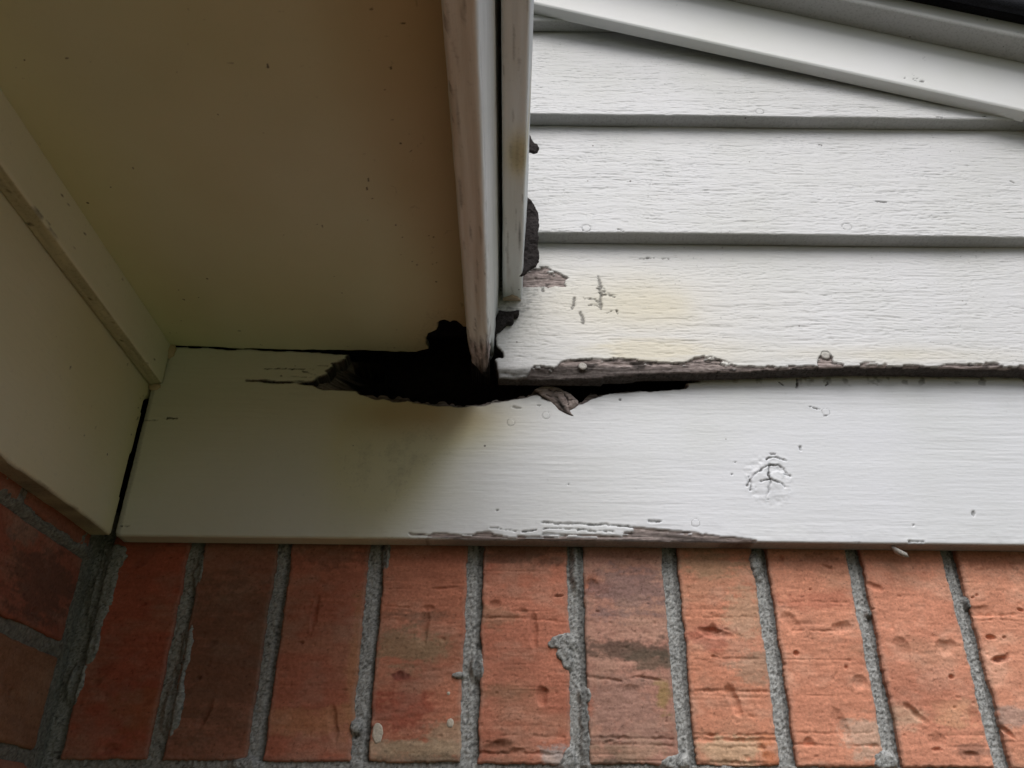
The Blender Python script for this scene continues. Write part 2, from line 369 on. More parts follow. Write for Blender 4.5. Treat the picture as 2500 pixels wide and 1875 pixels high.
SCR = [([c3(180, 1012), c3(460, 1010), c3(735, 1018)], .0009, .0022), ([c3(215, 1300), c3(480, 1308), c3(750, 1308)], .0012, .0026), ([c3(215, 1272), c3(480, 1278), c3(750, 1275)], .0007, .0016), ([c3(180, 565), c3(420, 570), c3(640, 568)], .0006, .001), ([c3(230, 825), c3(440, 828), c3(575, 830)], .0008, .0016),
       ([c3(220, 1440), c3(430, 1442), c3(640, 1446)], .001, .0022), ([c3(215, 1345), c3(430, 1350), c3(650, 1340)], .0008, .0016), ([c3(840, 1335), c3(1100, 1345), c3(1330, 1340)], .0008, .0018), ([c3(830, 650), c3(1030, 652), c3(1200, 650)], .0006, .0012), ([c3(740, 485), c3(950, 480), c3(1160, 485)], .0007, .0012), ([c3(820, 1265), c3(1080, 1268), c3(1300, 1262)], .0006, .0012),
       ([c2(1560, 1292), c2(1800, 1295), c2(2070, 1300)], .0008, .002), ([c2(1560, 1330), c2(1800, 1335), c2(2070, 1340)], .0006, .0012), ([c2(890, 1385), c2(1150, 1388), c2(1420, 1392)], .0009, .002), ([c2(940, 580), c2(1150, 575), c2(1430, 600)], .0007, .0014), ([c2(900, 1300), c2(1150, 1275), c2(1420, 1290)], .0005, .001), ([c2(1560, 925), c2(1760, 950), c2(1870, 925), c2(2040, 940)], .0007, .0016),
       ([c2(250, 1190), c2(500, 1195), c2(760, 1190)], .0005, .001), ([c2(340, 500), c2(560, 520)], .0006, .0012), ([c3(1890, 555), c3(2040, 560), c3(2212, 550)], .0007, .0014), ([c3(1900, 590), c3(2040, 580), c3(2212, 600)], .0006, .0012), ([c3(1990, 800), c3(2100, 835), c3(2120, 795)], .0008, .002), ([c3(250, 700), c3(420, 640), c3(540, 700)], .0007, .0012)]
PATCH = {
    0: [pt(c1, 1020, 1250, .03, .02, (.35, .12, .04), .5)],
    1: [pt(c1, 1500, 900, .05, .07, (.17, .085, .05), .5), pt(c1, 1830, 900, .006, .06, (.38, .08, .05), .6)],
    2: [pt(c1, 2100, 1350, .06, .012, (.50, .22, .10), .6), pt(c2, 170, 800, .006, .05, (.45, .22, .10), .5), pt(c2, 80, 180, .05, .015, (.18, .09, .06), .5)],
    3: [pt(c2, 500, 760, .032, .016, (.30, .21, .12), .75), pt(c2, 560, 560, .03, .005, (.2, .12, .08), .5), pt(c2, 440, 1150, .03, .02, (.36, .08, .045), .75), pt(c2, 560, 1360, .05, .0065, TAN, .9), pt(c2, 720, 1270, .02, .012, TAN, .7), pt(c2, 560, 1425, .04, .004, (.09, .06, .04), .8), pt(c2, 400, 1425, .05, .007, TAN, .5), pt(c2, 434, 915, .005, .004, (.2, .04, .03), .8)],
    4: [pt(c2, 1080, 1020, .03, .006, (.26, .13, .07), .6), pt(c2, 1000, 560, .02, .01, (.3, .2, .12), .4), pt(c2, 1020, 1340, .012, .005, (.22, .09, .05), .7), pt(c2, 1360, 1430, .012, .010, (.45, .43, .42), .8), pt(c2, 1150, 180, .05, .012, (.16, .09, .06), .6)],
    5: [pt(c2, 1790, 770, .040, .0115, SOOT, .72), pt(c2, 1930, 840, .022, .010, (.12, .10, .07), .72), pt(c2, 1730, 1420, .014, .013, SOOT, .85), pt(c2, 1580, 370, .012, .009, (.46, .16, .09), .9), pt(c2, 1850, 420, .04, .022, (.26, .17, .16), .7), pt(c2, 1800, 1150, .04, .028, (.36, .215, .17), .6), pt(c2, 2010, 1060, .006, .015, (.36, .25, .08), .7), pt(c2, 1800, 1390, .03, .008, (.42, .26, .17), .6), pt(c2, 1560, 1120, .005, .01, (.5, .16, .09), .7)],
    6: [pt(c3, 350, 250, .035, .012, (.33, .24, .14), .55), pt(c3, 560, 560, .022, .022, (.42, .31, .20), .5), pt(c3, 330, 690, .018, .010, (.42, .13, .08), .7), pt(c3, 460, 1380, .045, .010, (.50, .34, .21), .85), pt(c3, 690, 1410, .010, .012, (.50, .15, .05), .95), pt(c3, 600, 870, .02, .012, (.30, .22, .15), .6), pt(c3, 250, 1440, .01, .01, (.5, .18, .1), .6)],
    7: [pt(c3, 1000, 480, .04, .008, (.40, .12, .07), .5), pt(c3, 1280, 1300, .018, .014, (.50, .34, .25), .8), pt(c3, 1000, 250, .04, .01, (.36, .15, .09), .5)],
    8: [pt(c3, 1480, 1160, .018, .008, TAN, .55), pt(c3, 1820, 1150, .018, .014, (.58, .31, .17), .6), pt(c3, 1560, 1000, .04, .016, (.40, .15, .09), .5), pt(c3, 1900, 1380, .012, .006, (.2, .10, .07), .6)],
    9: [pt(c3, 2130, 1160, .014, .010, (.34, .25, .21), .7), pt(c3, 2070, 820, .010, .004, (.20, .06, .04), .7), pt(c3, 2080, 220, .05, .010, (.40, .14, .08), .6)]}
for i in range(len(joints)-1):
    x0 = joints[i]+.0054+(.0 if i else .001); x1 = joints[i+1]-.0054; rs = np.random.RandomState(40+i)
    e = rs.rand(4)*.0012
    def sdf(X, Y, x0=x0+e[0], x1=x1-e[1], s=i):
        w = .0011*fbm(X*60+s, Y*60, 3, 77+s)+.0005*fbm(X*400, Y*400, 2, 78+s)
        return box_sdf(X, Y, x0, x1, Z0S, Z1S)+.0004+w*1.2
    dd = [d for d in DENTS if x0-.01 < d[0] < x1+.01]; sc = [s for s in SCR if x0 < sum(p[0] for p in s[0])/len(s[0]) < x1]
    hi = i < 10
    def dsp(X, Y, S, s=i, dd=dd, sc=sc): return brick_h(X, Y, S, 300+s*13, dd, sc, [.5, .5, 1, 1, 1, 1.1, .9, .9, .6, .9][s] if s < 10 else .8)+(rs.rand()-.5)*.0012
    def att(X, Y, S, s=i):
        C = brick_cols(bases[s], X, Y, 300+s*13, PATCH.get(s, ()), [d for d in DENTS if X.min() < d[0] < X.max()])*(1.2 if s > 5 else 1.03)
        ed = sstep(-.004, 0, S+.0015*fbm(X*120, Y*120, 3, s))[..., None]*.22
        C = C*(1-ed)+np.array([.27, .25, .22])*ed
        top = sstep(.205, .225, Y+.004*fbm(X*70, Y*60, 3, 5+s))[..., None]*.35  # shade below the frieze painted onto the brick tops
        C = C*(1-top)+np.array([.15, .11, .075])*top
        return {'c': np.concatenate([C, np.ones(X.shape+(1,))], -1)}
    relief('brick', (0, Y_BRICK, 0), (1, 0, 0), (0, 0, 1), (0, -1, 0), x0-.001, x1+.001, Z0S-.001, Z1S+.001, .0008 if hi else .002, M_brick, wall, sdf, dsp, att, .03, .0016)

blobs = [(c2(1400, 720), .0110, .0090), (c2(1410, 790), .0075, .0085), (c2(1430, 840), .006, .007), (c2(1345, 735), .005, .004), (c2(780, 920), .006, .0035), (c2(1545, 1040), .0055, .0065), (c2(1545, 1180), .0035, .02), (c2(1550, 1360), .004, .02), (c2(165, 1230), .005, .006), (c2(1440, 1430), .007, .01), (c2(2080, 1450), .010, .006), (c2(900, 860), .006, .012),
         (c1(700, 480), .012, .035), (c1(640, 800), .006, .03), (c1(520, 1080), .008, .02), (c1(1250, 900), .0065, .03), (c1(1180, 1250), .0085, .025), (c1(1340, 330), .004, .016), (c1(1650, 1640), .012, .006), (c1(770, 250), .012, .018), (c3(600, 250), .006, .012), (c3(1285, 540), .003, .004), (c3(130, 1440), .011, .006), (c3(1380, 1430), .010, .008), (c2(1500, 280), .006, .02), (c2(350, 200), .004, .014), (c3(1880, 480), .003, .006)]
def mort_h(X, Y, S):
    B = np.full(X.shape, 9.)
    for (cx, cy), rx, ry in blobs: B = np.minimum(B, np.hypot((X-cx)/rx, (Y-cy)/ry))
    B = B+.25*fbm(X*150, Y*150, 3, 90)
    H = -.0034+.0007*fbm(X*40, Y*25, 2, 91)+.0009*fbm(X*420, Y*420, 3, 92, .7)+.0007*fbm(X*900, Y*900, 1, 93)
    # raked concave joints: the middle of a joint lies a little deeper on its right side
    for j in joints:
        H -= .0022*sstep(.0008, .0034, X-j)*sstep(.0085, .0065, X-j)*(Y > Z0S)
    J = np.full(X.shape, 9.)
    for j in joints: J = np.minimum(J, np.abs(X-j))
    blob_ = sstep(1.25, .5, B)
    return H-.006*sstep(.0085, .012, J)*sstep(Z0S+.002, Z0S+.006, Y)*(1-blob_)+blob_*.0056
def mort_c(X, Y, S):
    n = fbm(X*900, Y*900, 2, 94); n2 = fbm(X*30, Y*30, 3, 95)
    C = (.37+.22*n+.04*n2)[..., None]*np.array([.96, .99, .98])
    dj = np.zeros_like(X)
    for j in joints: dj = np.maximum(dj, sstep(.0010, .0034, X-j)*sstep(.009, .006, X-j))
    C = C*(1-.38*dj[..., None]*(Y > Z0S)[..., None])  # shade on the right side of each joint put into the mortar colour
    g = sstep(.185, .235, Y+.008*n2)[..., None]*.35; C = C*(1-g)+np.array([.13, .14, .095])*g  # darker upwards: shade below the frieze painted into the mortar
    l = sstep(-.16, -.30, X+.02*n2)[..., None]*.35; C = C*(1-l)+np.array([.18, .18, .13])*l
    dk = sstep(.30, .6, fbm(X*700, Y*700, 2, 96))[..., None]*.6; C = C*(1-dk)
    return {'c': np.concatenate([np.clip(C, .02, .7), np.ones(X.shape+(1,))], -1)}
relief('mortar', (0, Y_BRICK, 0), (1, 0, 0), (0, 0, 1), (0, -1, 0), .6755, 1.10, -.03, .2465, .004, M_mortar, wall, None, mort_h, mort_c, .03, .0)
relief('mortar', (0, Y_BRICK, 0), (1, 0, 0), (0, 0, 1), (0, -1, 0), -.345, .675, -.03, .2465, .0009, M_mortar, wall, None, mort_h, mort_c, .03, .0)

# stretcher courses below, mostly outside the frame
def att_low(base, seed):
    def f(X, Y, S): return {'c': np.concatenate([brick_cols(base, X, Y, seed), np.ones(X.shape+(1,))], -1)}
    return f
def small_bricks(plane, parent, rows, ztop, s0, s1, pitch, offs, U, N):
    """courses of stretchers sharing a few meshes"""
    protos = []
    rs = np.random.RandomState(3)
    for r in range(rows):
        zt = ztop-r*.0775; s = s0+(offs if r % 2 else offs-pitch/2)
        while s < s1:
            a, b = max(s+.005, s0), min(s+pitch-.005, s1)
            if b-a > .02:
                full = abs((b-a)-(pitch-.01)) < 1e-6
                loc = np.array(plane)+np.array(U)*a+np.array([0, 0, zt-.067])
                if full and len(protos) >= 6:
                    ob = link_mesh('brick', protos[rs.randint(6)], parent, loc)
                else:
                    ob = relief('brick', (0, 0, 0), U, (0, 0, 1), N, 0, b-a, 0, .067, .011, M_brick, parent, None, None,
                                att_low([(.40, .16, .09), (.36, .13, .08), (.44, .19, .11), (.3, .13, .08), (.42, .17, .1), (.38, .17, .11)][rs.randint(6)], rs.randint(900)), .03, .0012)
                    if full: protos.append(ob.data)
                    ob.location = loc-np.array(parent.location)
            s += pitch
small_bricks((0, Y_BRICK, 0), wall, 23, .0445, -.328, 1.10, .2, .07, (1, 0, 0), (0, -1, 0))
def low_mortar(name, P0, U, N, a, b, z0, z1, parent):
    relief(name, P0, U, (0, 0, 1), N, a, b, z0, z1, .05, M_mortar, parent, None, lambda X, Y, S: X*0-.005, lambda X, Y, S: {'c': np.ones(X.shape+(4,))*np.array([.32, .31, .29, 1])}, .03, 0)
low_mortar('mortar', (0, Y_BRICK, 0), (1, 0, 0), (0, -1, 0), -.345, 1.10, GZ, -.0305, wall)

# ---- side brick wall, facing +x, running towards the camera on the left
swall = thing('brick_wall', (X_LBRICK, -.3, GZ), 'dark red brick side wall in shade, below the board at far left', 'brick wall')
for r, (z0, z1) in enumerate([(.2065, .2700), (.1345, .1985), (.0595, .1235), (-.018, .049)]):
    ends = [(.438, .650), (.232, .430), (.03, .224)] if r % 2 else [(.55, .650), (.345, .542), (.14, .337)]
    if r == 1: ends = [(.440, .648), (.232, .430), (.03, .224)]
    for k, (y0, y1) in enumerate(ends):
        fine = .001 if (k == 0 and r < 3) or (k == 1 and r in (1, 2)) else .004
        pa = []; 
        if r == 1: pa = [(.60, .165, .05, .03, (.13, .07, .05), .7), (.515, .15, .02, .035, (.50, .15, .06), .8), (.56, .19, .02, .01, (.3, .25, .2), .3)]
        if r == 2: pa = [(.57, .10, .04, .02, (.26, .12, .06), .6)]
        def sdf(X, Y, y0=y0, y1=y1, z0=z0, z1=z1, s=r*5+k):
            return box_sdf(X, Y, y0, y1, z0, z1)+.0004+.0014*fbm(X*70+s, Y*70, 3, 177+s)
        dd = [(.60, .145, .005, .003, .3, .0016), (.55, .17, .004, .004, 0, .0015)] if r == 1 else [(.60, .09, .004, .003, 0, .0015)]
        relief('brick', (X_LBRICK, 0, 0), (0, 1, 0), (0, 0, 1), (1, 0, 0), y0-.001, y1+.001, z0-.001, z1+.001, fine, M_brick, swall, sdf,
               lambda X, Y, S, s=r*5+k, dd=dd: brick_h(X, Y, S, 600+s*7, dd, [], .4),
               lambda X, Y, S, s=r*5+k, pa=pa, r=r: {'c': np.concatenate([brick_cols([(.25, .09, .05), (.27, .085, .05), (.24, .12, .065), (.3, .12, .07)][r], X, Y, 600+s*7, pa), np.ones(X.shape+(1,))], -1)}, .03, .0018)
def smort_h(X, Y, S):
    up = sstep(.196, .204, Y)*.0028*(1+fbm(X*70, Y*70, 3, 190))
    return -.0035+up+.0016*fbm(X*60, Y*60, 3, 191)+.0012*fbm(X*400, Y*400, 3, 192, .7)
def smort_c(X, Y, S):
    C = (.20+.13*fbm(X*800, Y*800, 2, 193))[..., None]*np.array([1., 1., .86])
    return {'c': np.concatenate([np.clip(C, .02, .6), np.ones(X.shape+(1,))], -1)}
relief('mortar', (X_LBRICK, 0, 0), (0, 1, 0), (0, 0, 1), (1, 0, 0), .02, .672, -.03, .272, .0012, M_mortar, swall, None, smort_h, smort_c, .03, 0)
small_bricks((X_LBRICK, 0, 0), swall, 22, -.0285, -1.58, .650, .2, .05, (0, 1, 0), (1, 0, 0))
low_mortar('mortar', (X_LBRICK, 0, 0), (0, 1, 0), (1, 0, 0), -1.58, .672, GZ, -.0305, swall)
low_mortar('mortar', (X_LBRICK, 0, 0), (0, 1, 0), (1, 0, 0), -1.58, .0195, -.030, .272, swall)

# pale pebbles / paint drops on the bricks
def chip(loc, rx, rz, seed, mat, N=(0, -1, 0), th=.0015, name='paint_flake', parent=None):
    rs = np.random.RandomState(seed); n = 14
    pts = [(math.cos(a)*rx*(1+.25*(rs.rand()-.5)), math.sin(a)*rz*(1+.25*(rs.rand()-.5))) for a in np.linspace(0, 2*math.pi, n, endpoint=False)]
    U = (1, 0, 0) if N[1] else (0, 1, 0)
    return relief(name, loc, U, (0, 0, 1), N, -rx*1.3, rx*1.3, -rz*1.3, rz*1.3, .0006, mat, parent, lambda X, Y: poly_sdf(X, Y, pts), lambda X, Y, S: .0004*fbm(X*300, Y*300, 3, seed), None, th, .0008)
M_flake = plain('cream_mortar_drop', (.55, .50, .42), .9, .2, 500)
x, z = c2(300, 1262); o = chip((x, Y_BRICK-.0008, z), .0046, .0072, 1, M_flake); props(o, 'larger cream mortar drop stuck on the red brick beside a joint', 'mortar drop', 'cream drops stuck on the bricks')
x, z = c2(735, 1205); o = chip((x, Y_BRICK-.0008, z), .0028, .0036, 2, M_flake); props(o, 'small cream mortar drop near the right edge of the tan stained brick', 'mortar drop', 'cream drops stuck on the bricks')
x, z = c2(725, 1027); o = chip((x, Y_BRICK-.0008, z), .0014, .0014, 3, M_flake); props(o, 'tiniest cream drop, above the other two on the same brick', 'mortar drop', 'cream drops stuck on the bricks')

def sof_z(x): return .3985-.030*(x+.31)
# ================================================================== FRIEZE BOARD (front)
PF = np.array([0, Y_FRZ, 0])
def F_(px, py): h = hit(px, py, PF, FY); return h[0], h[2]
def f3(cx, cy): return F_(600+cx/3.16, 700+cy/3.16)
def f4(cx, cy): return F_(1150+cx/3.403, 600+cy/3.403)
def f7(cx, cy): return F_(1700+cx/2.2125, 600+cy/2.2125)
def f8(cx, cy): return F_(900+cx/2.212, 1100+cy/2.212)
def f2(cx, cy): return F_(cx/2.2117, 650+cy/2.2117)
frz = thing('frieze_board', (.15, Y_FRZ, Z_FRZ0), 'wide white horizontal board with rotted top edge above the upright bricks', 'trim board')
hole = [f3(p[0], p[1]) for p in [(5, 724), (200, 729), (400, 737), (520, 733), (545, 712), (600, 688), (628, 672), (625, 655), (650, 640), (672, 612), (668, 590), (700, 580), (745, 568), (770, 555), (790, 520)]]
hole += [(-.02, .42), (.12, .42)] + [f4(*p) for p in [(1905, 1125), (1780, 1140), (1800, 1160), (1790, 1178), (1740, 1192), (1600, 1198), (1500, 1203), (1400, 1206), (1250, 1210), (1150, 1222), (1080, 1245), (1010, 1265), (960, 1290), (890, 1310), (720, 1300), (590, 1262), (560, 1232), (520, 1230), (450, 1250), (330, 1272), (200, 1285), (180, 1300)]]
hole += [f3(*p) for p in [(2100, 862), (1990, 870), (1920, 873), (1890, 892), (1850, 905), (1780, 914), (1700, 919), (1600, 916), (1450, 908), (1300, 890), (1250, 880), (1190, 886), (1130, 882), (1060, 862), (1010, 862), (960, 852), (915, 828), (880, 826), (850, 800), (800, 797), (600, 787), (560, 775), (520, 752), (420, 748), (395, 742), (200, 735)]]
def frz_sdf(X, Y):
    left = [(-.3160, .190), f2(619, 1425), f2(650, 1300), f2(682, 1150), f2(716, 1010), f2(770, 840), f2(805, 690), (-.3185, .36), (-.3185, .46)]
    ol = [(1.2, .46), (1.2, Z_FRZ0)] + [(f2(624, 1460)[0], Z_FRZ0)] + left[1:]
    A = poly_sdf(X, Y, ol)
    B = poly_sdf(X, Y, hole)
    jag = .0011*fbm(X*110, Y*260, 3, 700)+.0006*fbm(X*420, Y*700, 2, 701)
    B = B+jag
    under = Y-(sof_z(X)-.0003-.0010*sstep(-.24, -.15, X)+.0012*fbm(X*90, Y*0, 3, 702))-9*(X > -.10)
    return np.maximum(np.maximum(A, -B), under)
peel8 = [f8(*p) for p in [(205, 438), (262, 447), (330, 452), (350, 443), (420, 445), (480, 452), (560, 450), (590, 440), (640, 437), (662, 440), (680, 450), (750, 458), (860, 460), (930, 463), (942, 445), (1100, 452), (1240, 455), (1370, 462), (1380, 440), (1436, 438), (1425, 408), (1500, 418), (1600, 425), (1700, 436), (1800, 444), (1880, 458), (1950, 466), (2060, 476), (2092, 480), (2098, 496), (1990, 503), (1860, 512), (1600, 506), (1200, 500), (900, 496), (700, 492), (260, 486), (320, 470), (230, 462)]]
crk = [([f8(920, 388), f8(1060, 396), f8(1130, 394), (f8(1200, 402)), f8(1280, 402), f8(1430, 412)], .0006), ([f8(660, 415), f8(830, 440), f8(985, 420), f8(1120, 425), f8(1200, 435), f8(1320, 438)], .0004),
       ([f8(1510, 382), f8(1560, 383), f8(1575, 384)], .0008), ([f7(275, 1295), f7(290, 1265), f7(330, 1222), f7(365, 1198), f7(400, 1183), f7(440, 1184), f7(468, 1200), f7(492, 1230)], .0006), ([f7(395, 1185), f7(392, 1240), f7(398, 1262), f7(388, 1300), f7(385, 1330), f7(376, 1365)], .0008),
       ([f7(342, 1272), f7(370, 1266), f7(398, 1262), f7(430, 1275), f7(462, 1285), f7(475, 1300)], .0005), ([f7(285, 1250), f7(295, 1290), f7(292, 1318)], .0005), ([f7(375, 1155), f7(395, 1145), f7(430, 1142), f7(485, 1162)], .0004), ([f7(360, 1362), f7(388, 1372)], .0005), ([f7(475, 1235), f7(512, 1247)], .0004), ([f7(315, 1290), f7(322, 1318)], .0003),
       ([f7(853, 1605), f7(870, 1599), f7(888, 1604)], .0007), ([f7(1148, 1598), f7(1225, 1598)], .0007), ([f7(1148, 1598), f7(1148, 1606)], .0005), ([f7(612, 870), f7(680, 885)], .0003),
       ([f2(775, 833), f2(830, 830), f2(880, 822), f2(960, 820)], .0006), ([f2(650, 1403), f2(700, 1403)], .0003), ([f4(355, 1340), f4(405, 1347)], .0007), ([f3(440, 650), f3(560, 690)], .0004), ([f3(100, 630), f3(540, 634)], .0003), ([f3(270, 690), f3(540, 700)], .0003), ([f3(560, 605), f3(635, 608)], .0004),
       ([f7(545, 718), f7(548, 740), f7(540, 765)], .0008), ([f7(705, 725), f7(712, 745), f7(698, 755)], .0006), ([f7(440, 735), f7(470, 755)], .0005), ([f7(560, 1085), f7(563, 1102)], .0008), ([f7(1175, 1507), f7(1170, 1514)], .0005)]
flake7 = [f7(*p) for p in [(398, 1184), (430, 1182), (462, 1196), (494, 1232), (470, 1224), (440, 1216), (410, 1222), (396, 1240)]]
chips = [(f7(412, 1125), .0032, .0011), (f7(1495, 1445), .0018, .0026), (f8(1203, 402), .003, .0008), (f8(1562, 384), .002, .0008), (f4(1238, 1278), .0016, .0014), (f4(563, 1327), .0016, .0007), (f7(695, 918), .002, .0005), (f8(1080, 182), .0008, .0006), (f8(693, 322), .0012, .0008), (f7(192, 1235), .0008, .0008), (f7(210, 1170), .0006, .0006)]
nails_f = [f7(699, 896), f4(330, 1465), f4(625, 1408), f8(1765, 389)]
def knotmask(X, Y):
    cx, cy = f7(388, 1270); return cx, cy
def frz_disp(X, Y, S):
    H = .00022*fbm(X*6, Y*40, 2, 710)+.00013*fbm(X*16, Y*420, 3, 711, .7)*(.5+sstep(-.3, .4, fbm(X*7, Y*25, 2, 722)))+.00006*fbm(X*200, Y*900, 2, 712)
    cx, cy = f7(388, 1268); q = np.hypot((X-cx)/.017, (Y-cy)/.019)
    H += .0008*sstep(1.1, .2, q)*(1+.9*fbm(X*160, Y*160, 4, 713)); H += .0005*sstep(.5, 0, np.abs(q-.95))*fbm(X*300, Y*300, 2, 714)
    pl = sstep(.0003, -.0003, poly_sdf(X, Y, peel8)+.0007*fbm(X*110, Y*800, 4, 715, .65)+.0025*sstep(.25, .45, fbm(X*60, Y*900, 3, 721)))
    H -= pl*(.0014+.0010*fbm(X*25, Y*1000, 4, 716, .65))
    H -= .0009*sstep(.0004, -.0004, poly_sdf(X, Y, flake7)+.0005*fbm(X*300, Y*300, 3, 724))
    fr = sstep(.1, .5, fbm(X*50, Y*500, 2, 717)); H += pl*fr*.0006
    for pts, w in crk:
        d, t = line_dist(X, Y, pts); d = d+.0003*fbm(X*700, Y*700, 2, 718)
        H -= .0011*sstep(w*1.6, w*.3, d); H += .00012*sstep(.0035, .0005, d)
    for (cx, cy), rx, ry in chips:
        q = np.hypot((X-cx)/rx, (Y-cy)/ry)+.3*fbm(X*500, Y*500, 2, 719); H -= .0009*sstep(1.1, .7, q)
    for cx, cy in nails_f:
        q = np.hypot(X-cx, Y-cy)+.0004*fbm(X*300, Y*300, 2, 723); H += .00016*sstep(.0034, .0026, q); H -= .0002*sstep(.0006, 0, np.abs(q-.0036))
    # lips of the rot hole curl back a little
    H += .0006*fbm(X*60, Y*60, 3, 720)*sstep(-.02, 0, S)
    # faint horizontal split of the upper strip at the left
    return H
def frz_attr(X, Y, S):
    n = fbm(X*90, Y*500, 3, 730); n2 = fbm(X*12, Y*12, 4, 731)
    pl = sstep(.0003, -.0003, poly_sdf(X, Y, peel8)+.0007*fbm(X*110, Y*800, 4, 715, .65)+.0025*sstep(.25, .45, fbm(X*60, Y*900, 3, 721)))
    bits = sstep(.18, .32, fbm(X*55, Y*520, 2, 717))*sstep(.05, -.02, X-.06)      # paint flakes still hanging on
    pl = pl*(1-.85*bits)
    g = np.zeros_like(X)
    for pts, w in crk:
        d, t = line_dist(X, Y, pts); d = d+.0003*fbm(X*700, Y*700, 2, 718); g = np.maximum(g, sstep(w*1.5, w*.3, d)*(.45+.40*sstep(-.2, .4, fbm(X*120, Y*120, 2, 737))))
    kp = sstep(.0004, -.0004, poly_sdf(X, Y, flake7)+.0005*fbm(X*300, Y*300, 3, 724)); g = np.maximum(g, kp*.16)
    for (cx, cy), rx, ry in chips:
        q = np.hypot((X-cx)/rx, (Y-cy)/ry)+.3*fbm(X*500, Y*500, 2, 719); g = np.maximum(g, sstep(1.15, .8, q)*.55)
    for cx, cy in nails_f:
        q = np.hypot(X-cx, Y-cy)+.0004*fbm(X*300, Y*300, 2, 732); g = np.maximum(g, sstep(.0006, .0001, np.abs(q-.0034))*.42)
    # dark weathered streak in the peeled part
    kx, ky = f8(1700, 470); st = np.hypot((X-kx)/.055, (Y-ky+.10*(X-kx))/.0042); g = np.maximum(g, pl*sstep(1.2, .3, st+.5*n)*.62)
    g = np.maximum(g, pl*sstep(.05, .5, fbm(X*40, Y*1300, 4, 736, .7))*.72)
    g = np.maximum(g, sstep(.0025, -.001, Y-Z_FRZ0-.0015*n2-.001)*sstep(-.1, .1, .12-np.abs(X-.06))*.5)
    # rotten lip of the hole: bare wood and black
    B = poly_sdf(X, Y, hole)+.0011*fbm(X*110, Y*260, 3, 700)
    r = np.maximum(pl, sstep(.0016, .0, B+.0009*n)); g = np.maximum(g, sstep(.0022, .0, B+.0012*n)*.75*sstep(.2, .1, X))
    edge = sstep(.0007, .0002, Y-Z_FRZ0)*sstep(.14, .1, np.abs(X-.05)); r = r*(1-edge)+edge*.5*sstep(.13, .09, np.abs(X-.05)); g = g*(1-edge)+edge*.35
    und_ = sstep(-.0008, -.0001, S)*(Y < Z_FRZ0+.002)*sstep(-.16, .0, X); g = np.maximum(g, und_*.50); r = np.maximum(r, und_*.25)
    # mildew: yellow-green by the shadow corner, dark under the hole; painted shade too
    cx, cy = F_(960, 1120); m = np.exp(-(((X-cx)/.05)**2+((Y-cy)/.055)**2)); m2 = np.exp(-(((X+.055)/.055)**2+((Y-.325)/.028)**2))  # mildew patch strengthened to deepen the soffit shadow
    b = np.clip(m*(1.3+.5*n2)+m2*1.0+.45*sstep(-.06, -.13, X+.02*n2), 0, 1)  # last term paints the olive tint of the shade over the left part
    rust = np.clip(np.exp(-(((X+.07)/.055)**2+((Y-.330)/.020)**2))*(1.0+.6*n2), 0, 1)
    g = np.maximum(g, np.clip(m*.10*(1+2*fbm(X*90, Y*90, 3, 733)), 0, .2))
    # dirt along the top under the siding
    d2 = sstep(.360, .374, Y+.002*n2)*(X > .15)*sstep(0, .5, fbm(X*130, Y*130, 3, 734)); g = np.maximum(g, d2*.6)
    # dirt in the far left joint
    g = np.maximum(g, sstep(-.3125, -.316, X+.001*n2)*.35)
    return {'m': rgba(X.shape, r, g, b, rust)}
relief('board', PF, (1, 0, 0), (0, 0, 1), (0, -1, 0), -.319, .62, Z_FRZ0, .398, .00082, M_frieze, frz, frz_sdf, frz_disp, frz_attr, .0165, .0016)

relief('board', PF, (1, 0, 0), (0, 0, 1), (0, -1, 0), .6205, 1.10, Z_FRZ0, .398, .003, M_frieze, frz, None, lambda X, Y, S: .00022*fbm(X*6, Y*40, 2, 710)+.0001*fbm(X*16, Y*420, 3, 711), lambda X, Y, S: {'m': rgba(X.shape, 0, .35*sstep(-.001, 0, S), 0, 0)}, .0165, .0016)
# torn fibrous wood still visible inside the left end of the hole
fib = [f3(*p) for p in [(520, 752), (545, 700), (620, 655), (640, 620), (690, 560), (760, 545), (900, 552), (1010, 560), (1040, 640), (900, 720), (700, 790), (600, 790)]]
def fib_disp(X, Y, S): return .004*fbm(X*45, Y*160, 4, 740)+.0016*fbm(X*60, Y*800, 3, 741)-.035*sstep(-.175, -.135, X)-.002
def fib_attr(X, Y, S):
    n = fbm(X*40, Y*300, 4, 742); return {'m': rgba(X.shape, 1, np.clip(.30-.6*n+sstep(-.165, -.125, X), 0, 1), 0, 0)}
relief('torn_wood', PF+np.array([0, .0085, 0]), (1, 0, 0), (0, 0, 1), (0, -1, 0), -.215, -.115, .345, .405, .001, M_frieze, frz, lambda X, Y: poly_sdf(X, Y, fib)-.004+.002*fbm(X*90, Y*200, 3, 743), fib_disp, fib_attr, .006, .001)

# crumbling brown fibres just behind the lip of the rot hole
def lip_sdf(X, Y):
    B = poly_sdf(X, Y, hole); dep = .0025+.0075*np.clip(fbm(X*70, Y*0, 3, 744, .65)+.25, 0, 1)
    return np.maximum(np.maximum(B-.002, -B-dep-.0012*fbm(X*260, Y*260, 2, 745)), Y-np.where(X < .0, .352, .366))
relief('torn_wood', PF+np.array([0, .0050, 0]), (1, 0, 0), (0, 0, 1), (0, -1, 0), -.20, .11, .325, .366, .0009, M_frieze, frz, lip_sdf, lambda X, Y, S: .0022*fbm(X*60, Y*200, 3, 746)+.0010*fbm(X*90, Y*900, 3, 747), lambda X, Y, S: {'m': rgba(X.shape, 1, np.clip(.42-.5*fbm(X*60, Y*400, 4, 748), 0, .95), 0, .6)}, .007, .001)

